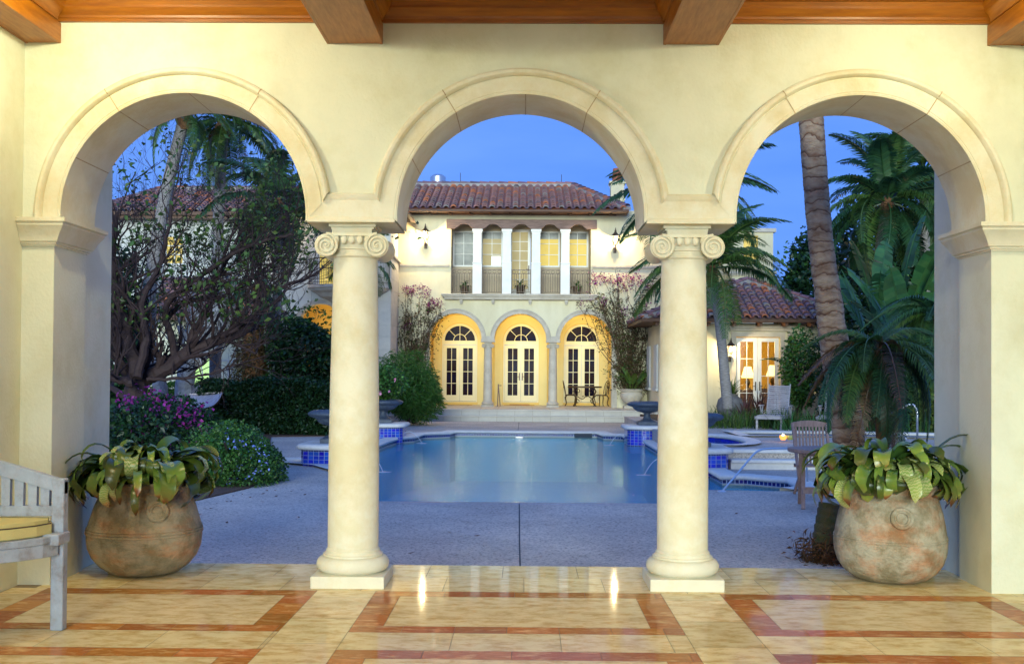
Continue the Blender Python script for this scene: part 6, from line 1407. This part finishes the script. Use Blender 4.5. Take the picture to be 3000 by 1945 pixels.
# spiky plants
def spiky(name, label, c, n, L, wd, m, seed, el=(25, 88), curl=.6, cat='plant', group=None, spread=.1):
    g = random.Random(seed); b = MB()
    for k in range(n):
        az = g.uniform(0, 6.28); e = R(g.uniform(*el)); l_ = g.uniform(*L); p = Vector(c) + Vector((g.uniform(-1, 1) * spread, g.uniform(-1, 1) * spread * .6, 0)); s = Vector((-sin(az), cos(az), 0)); vs = []; pit = e
        for j in range(5):
            w_ = wd * (1 - (j / 4.2) ** 2) * .5; vs += [p - s * w_, p + s * w_ + Vector((0, 0, .3 * w_))]; p = p + Vector((cos(az) * cos(pit), sin(az) * cos(pit), sin(pit))) * l_ / 4; pit -= curl * j / 6
        b.add(vs, [(2 * j, 2 * j + 1, 2 * j + 3, 2 * j + 2) for j in range(4)])
    return tag(b.build(name, m, None, recalc=False, off=tuple(c)), label, cat, group)
spiky('cordyline', 'maroon spiky leaved plant below the guest house door', G(1762, 975, RZ), 70, (.6, 1.15), .05, lf_red, 2)
spiky('cordyline', 'maroon spiky plant just left of the upright lounger back', G(1742, 985, RZ) + Vector((0, .6, 0)), 50, (.5, .9), .05, lf_red, 3)
spiky('agave', 'pale green striped spiky plant right of the maroon ones', G(1812, 985, RZ) + Vector((0, .5, 0)), 36, (.4, .9), .06, lf_lime, 4)
b = spiky('grass_border', 'strappy green border grass along the raised deck edge', G(1700, 992, RZ), 900, (.35, .7), .02, lf_lime, 5, (35, 85), 1.2, spread=1.6); b['kind'] = 'stuff'
b = spiky('grass_border', 'dark strappy grass below the dark trees on the right', G(2000, 1000, RZ), 900, (.35, .7), .025, lf_mid, 6, (35, 85), 1.2, spread=2.2); b['kind'] = 'stuff'
b = spiky('palm_root_grass', 'dry grass on the mulch at the palm stump', (2.8, 2.45, DZ), 220, (.1, .3), .008, lf_dead, 7, (20, 85), .8, spread=.22); b['kind'] = 'stuff'
spiky('papyrus', 'wispy papyrus clump right of the right column, before the guest house wall', G(1660, 955, RZ) + Vector((0, 4, 0)), 160, (1.0, 1.7), .015, lf_lime, 8, (62, 88), .5, spread=.3)
spiky('bromeliad_rosette', 'yellow green rosette beside the thin palm trunk', P(1703, 915, 25.5), 50, (.4, .6), .05, lf_lime, 9, (20, 80), .8)
p = P(1697, 935, 25.6); t = empty('stone_jar', (p.x, 25.6, RZ), 'round grey stone jar behind the thin palm trunk', 'jar')
MB().lathe([(0, 0), (.22, 0), (.36, .18), (.42, .40), (.36, .62), (.22, .72), (.25, .78), (.18, .78), (.16, .7), (0, .7)], (p.x, 25.6, RZ), 24, .01).build('body', M('grey_jar', (.25, .24, .23), (.16, .15, .15), 5, .8), t, auto=40)
# stump and mulch bits at the gallery edge
p0 = (2.80, 2.5, DZ)
t = empty('palm_stump', p0, 'mossy brown palm stem left of the right pot', 'palm stump')
pts, rad = ringed([p0, (2.81, 2.5, .05), (2.85, 2.52, .32)], .125, .095, seg=40, rings=8, seed=4, amp=.1); MB().tube(pts, rad, 16).build('stem', M('mossy_bark', (.10, .07, .035), (.05, .07, .02), 9, .9, .6), t, smooth=True)
leaf_mesh('root_fibre', clumps(900, [(2.72, 2.35, DZ + .05), (2.8, 2.25, DZ + .02), (2.68, 2.55, DZ + .05), (2.9, 2.35, DZ + .1)], .08, 5), .09, fibre, t, .08)
g = random.Random(8); m_ = M('fallen_leaf', (.16, .06, .03), (.08, .04, .02), 5, .8)
for k in range(44):
    x, y = g.uniform(-4.0, -2.1), g.uniform(4.2, 7.6)
    if k > 34: x, y = g.uniform(-3, 3.2), g.uniform(2.5, 6)
    elif k > 12: x = -4.0 + .9 * g.random() ** 2 + .05 * (y - 4); y = g.uniform(5.2, 9)
    a = g.uniform(0, 6.28); s_ = g.uniform(.02, .04); b = MB(); d = Vector((cos(a), sin(a), 0)) * s_; e = Vector((-sin(a), cos(a), 0)) * s_ * .4; q = Vector((x, y, DZ + .006))
    b.add([q - d, q + e + Vector((0, 0, .008)), q + d + Vector((0, 0, .012)), q - e], [(0, 1, 2, 3)])
    tag(b.build('fallen_leaf', m_, None, off=tuple(q)), 'dry brown leaf scattered on the pool deck', 'leaf', 'fallen leaves on the deck')
# climbing bougainvillea on the facade
def vine(label, base, tips, seed, Y, flow, n_leaf):
    g = random.Random(seed); t = empty('climbing_bougainvillea', tuple(base), label, 'vine', 'climbing bougainvilleas on the house'); b = MB(); nodes = []
    for tip in tips:
        for rep in range(3):
            p = Vector(base) + Vector((g.uniform(-.12, .12), 0, 0)); q = Vector(tip) + Vector((g.uniform(-.3, .3), 0, g.uniform(-.3, .3))); pts = []; n = 9
            ph = g.uniform(0, 6); am = g.uniform(.1, .3)
            for i in range(n + 1):
                f = i / n; w_ = p.lerp(q, f); w_.x = p.x + (q.x - p.x) * f ** 1.3 + am * sin(f * 5 + ph) * sin(pi * f); w_.y = Y - .06 - .12 * f * g.random(); w_ += Vector((g.uniform(-.05, .05), 0, g.uniform(-.05, .05))); pts.append(w_)
            b.tube(pts, [.022 * (1 - .8 * i / n) + .003 for i in range(n + 1)], 4); nodes += pts[2:]
            for k in range(7):
                i = g.randint(2, n - 1); a = g.uniform(-.4, 3.5); l_ = g.uniform(.2, .55); s_ = pts[i]; e = s_ + Vector((cos(a) * l_, -g.uniform(0, .15), sin(a) * l_)); m_ = (s_ + e) / 2 + Vector((g.uniform(-.08, .08), 0, g.uniform(-.02, .1)))
                b.tube([s_, m_, e], [.007, .005, .003], 3); nodes += [e, m_]
    b.build('stems', stem_m, t)
    leaf_mesh('leaves', clumps(n_leaf * 4, nodes, .09, seed), .075, lf_dry, t, .6); leaf_mesh('green_leaves', clumps(int(n_leaf * 1.3), nodes, .08, seed + 3), .08, lf_tree, t, .6)
    leaf_mesh('blossoms', clumps(len(flow) * 60, flow, .10, seed + 1), .06, lf_boug2, t, .8); return t
f = lambda *q: [P(u, v, YF - .15) for u, v in q]
vine('flowering climber on the house wall left of the portico', (P(955, 940, YF).x, YF - .1, TZ), f((945, 690), (975, 685), (1005, 705), (960, 740), (1015, 735), (985, 790), (945, 780), (950, 720), (990, 700)), 5, YF, f((942, 672), (962, 674), (978, 670), (990, 682), (1005, 700), (1022, 705), (952, 680), (1000, 712), (945, 755)), 700)
vine('flowering climber on the house wall right of the portico', (P(1468, 925, YF).x, YF - .1, TZ), f((1380, 650), (1410, 640), (1450, 655), (1500, 660), (1510, 720), (1360, 700), (1400, 690), (1430, 750), (1480, 740), (1460, 820), (1500, 800), (1440, 700), (1490, 690), (1440, 860), (1420, 680)), 9, YF, f((1380, 640), (1400, 645), (1412, 650), (1430, 655), (1450, 668), (1470, 655), (1490, 655), (1508, 665), (1460, 645), (1370, 690), (1350, 708), (1405, 700), (1450, 720), (1500, 700), (1440, 650), (1385, 655), (1515, 680), (1480, 640)), 1300)
# bare spreading tree in the left arch
def tree(name, label, limbs, m, seed, depth=4, leaf=None, lm=None, nsub=5, l0=1.1, twig=.006, flat=.45, group=None):
    g = random.Random(seed); base = limbs[0][0][0]; t = empty(name, tuple(base), label, 'tree', group); b = MB(); tips = []
    def grow(p, d, l_, r, k):
        n = 4; pts = [p.copy()]; q = p.copy(); dd = d.copy()
        for i in range(n): dd = (dd + Vector((g.uniform(-1, 1), g.uniform(-1, 1), g.uniform(-.7, 1))) * .28).normalized(); q = q + dd * l_ / n; pts.append(q.copy())
        b.tube(pts, [r * (1 - .45 * i / n) for i in range(n + 1)], 5 if r > .012 else 3, cap=False)
        if k <= 0: tips.append(q); return
        for j in range(g.choice((2, 2, 3))):
            i = g.choice((2, 3, 4)); e = (dd + Vector((g.uniform(-1, 1), g.uniform(-1, 1) * flat, g.uniform(-.55, .95))) * .9).normalized(); grow(pts[i], e, l_ * g.uniform(.6, .85), r * .55, k - 1)
    for pts, r0, r1 in limbs:
        fine = ringed(pts, 1, 1, seg=len(pts) * 5, rings=1, amp=0, seed=seed)[0]; fine = [q + Vector((g.uniform(-.02, .02), g.uniform(-.02, .02), g.uniform(-.02, .02))) for q in fine]; N = len(fine)
        b.tube(fine, [(r0 + (r1 - r0) * i / (N - 1)) * 1.2 for i in range(N)], 9)
        for j in range(nsub * len(pts) // 2):
            i = int(N * g.uniform(.25, .98)) if j else N - 1; i = min(i, N - 1); d = (fine[i] - fine[max(i - 2, 0)]).normalized(); e = (d * .7 + Vector((g.uniform(-1, 1), g.uniform(-1, 1) * flat, g.uniform(-.5, 1)))).normalized()
            grow(fine[i], e, l0 * g.uniform(.5, 1), max(twig * 2.5, (r0 + (r1 - r0) * i / N) * .45), depth - 1)
    b.build('branches', m, t)
    if leaf: 
        tp = [q for q in tips if leaf[2](q)] if len(leaf) > 2 else tips
        leaf_mesh('leaves', clumps(leaf[0], g.sample(tp, max(1, int(len(tp) * .5))), .07, seed), leaf[1], lm, t, .6)
    return t
Yt = 15.0
q = lambda Y, *a: [P(u, v, Y) for u, v in a]
limbs = [(q(Yt, (308, 985), (312, 930), (318, 890), (322, 860)), .21, .17),
         (q(Yt, (322, 880), (365, 868), (410, 840), (440, 815), (480, 800), (540, 780), (575, 765), (592, 735)), .15, .06),
         (q(Yt - .3, (322, 870), (300, 800), (285, 740), (270, 680), (262, 600), (270, 500)), .13, .04),
         (q(Yt + .3, (440, 815), (450, 770), (480, 720), (500, 660), (530, 600), (560, 540)), .06, .025),
         (q(Yt, (410, 845), (400, 780), (385, 740), (400, 690), (470, 640), (540, 590), (620, 560), (680, 545)), .07, .025),
         (q(Yt - .5, (318, 880), (340, 790), (330, 700), (370, 620), (390, 540), (400, 470)), .08, .02),
         (q(Yt, (592, 740), (600, 700), (620, 680), (690, 655), (730, 640)), .06, .02), (q(Yt - .6, (310, 890), (270, 880), (240, 860), (200, 800)), .08, .04),
         (q(Yt + .4, (385, 740), (440, 700), (520, 690), (590, 640), (650, 600)), .05, .02), (q(Yt - .3, (340, 880), (420, 880), (480, 870), (540, 850)), .035, .012)]
tree('bare_spreading_tree', 'gnarled dark tree with tangled nearly bare branches filling the left arch', limbs, barkb, 4, 5, (3000, .12, lambda p_: p_.z > P(500, 760, Yt).z), lf_tree, 6, 1.15, .006)
Yt = 25.0
limbs = [(q(Yt, (428, 940), (432, 880), (445, 830), (480, 780), (520, 700), (540, 660), (552, 600)), .26, .08), (q(Yt, (452, 850), (500, 810), (545, 760), (590, 740)), .10, .03), (q(Yt, (480, 790), (455, 720), (440, 650)), .08, .03), (q(Yt, (520, 705), (570, 660), (600, 600)), .07, .02)]
tree('silver_barked_tree', 'pale grey smooth barked tree behind the hammock', limbs, barkw, 8, 4, (700, .14), lf_tree, 4, 1.2)
limbs = [(q(Yt + 1, (375, 930), (370, 880), (350, 800), (330, 740), (300, 700)), .2, .1), (q(Yt + 1, (350, 800), (360, 700), (380, 620)), .12, .04)]
tree('silver_barked_tree', 'pale grey tree trunk just right of the dark bare tree trunk', limbs, barkw, 9, 4, (500, .14), lf_tree, 3, 1.2)
# epiphyte covered post-like trunk
p = P(588, 890, 23.8); tp = P(588, 735, 23.8)
t = empty('epiphyte_covered_trunk', (p.x, 23.8, DZ), 'thick trunk covered in ferns and bromeliads behind the hedge', 'tree'); MB().tube([(p.x, 23.8, DZ), (p.x + .05, 23.8, 1.5), tuple(tp)], [.42, .36, .28], 14).build('trunk', fibre, t)
g = np.random.default_rng(9); N = 2600; a = g.uniform(0, 6.28, N); z = g.uniform(.4, tp.z + .1, N); rr = .42 + g.uniform(0, .14, N); leaf_mesh('epiphyte_leaves', np.stack([p.x + rr * np.cos(a), 23.8 + rr * np.sin(a), z], 1), .16, leafm('epiphyte_leaf', (.07, .08, .02), (.12, .07, .03)), t, .25, droop=.3)
# hammock
a, c, e = P(518, 918, 20.5), P(455, 905, 22.0), P(488, 895, 22.3); hm = M('hammock_cotton', (.62, .60, .62), (.36, .26, .26), 3, .9, stretch=(9, 1, 1))
t = empty('hammock', tuple(P(485, 930, 21)), 'white rope hammock hanging between the trees above the magenta flowers', 'hammock')
s0, s1 = P(441, 916, 21.6), P(519, 912, 21.3); s2, s3 = P(430, 952, 18.6), P(482, 946, 18.3); k = P(468, 889, 22.8)
MB().bar(s0, s1, .03).build('spreader_bar', hm, t)
b = MB(); 
for i in range(13): f = i / 12; b.tube([k, s0.lerp(s1, f)], .008, 4)
b.build('clew_ropes', hm, t); b = MB(); N = 8; vs = []
for i in range(N + 1):
    for j in range(N + 1): f, h_ = i / N, j / N; pp = s0.lerp(s1, f).lerp(s2.lerp(s3, f), h_); pp.z -= .10 * sin(pi * h_) + .04 * sin(pi * f); vs.append(pp)
b.add(vs, [(i * (N + 1) + j, i * (N + 1) + j + 1, (i + 1) * (N + 1) + j + 1, (i + 1) * (N + 1) + j) for i in range(N) for j in range(N)]); b.build('hammock_bed', hm, t)
MB().tube([k, k + Vector((.0, .1, .25)), k + Vector((-.2, .2, 1.2))], .02, 6).build('hanging_rope', hm, t)
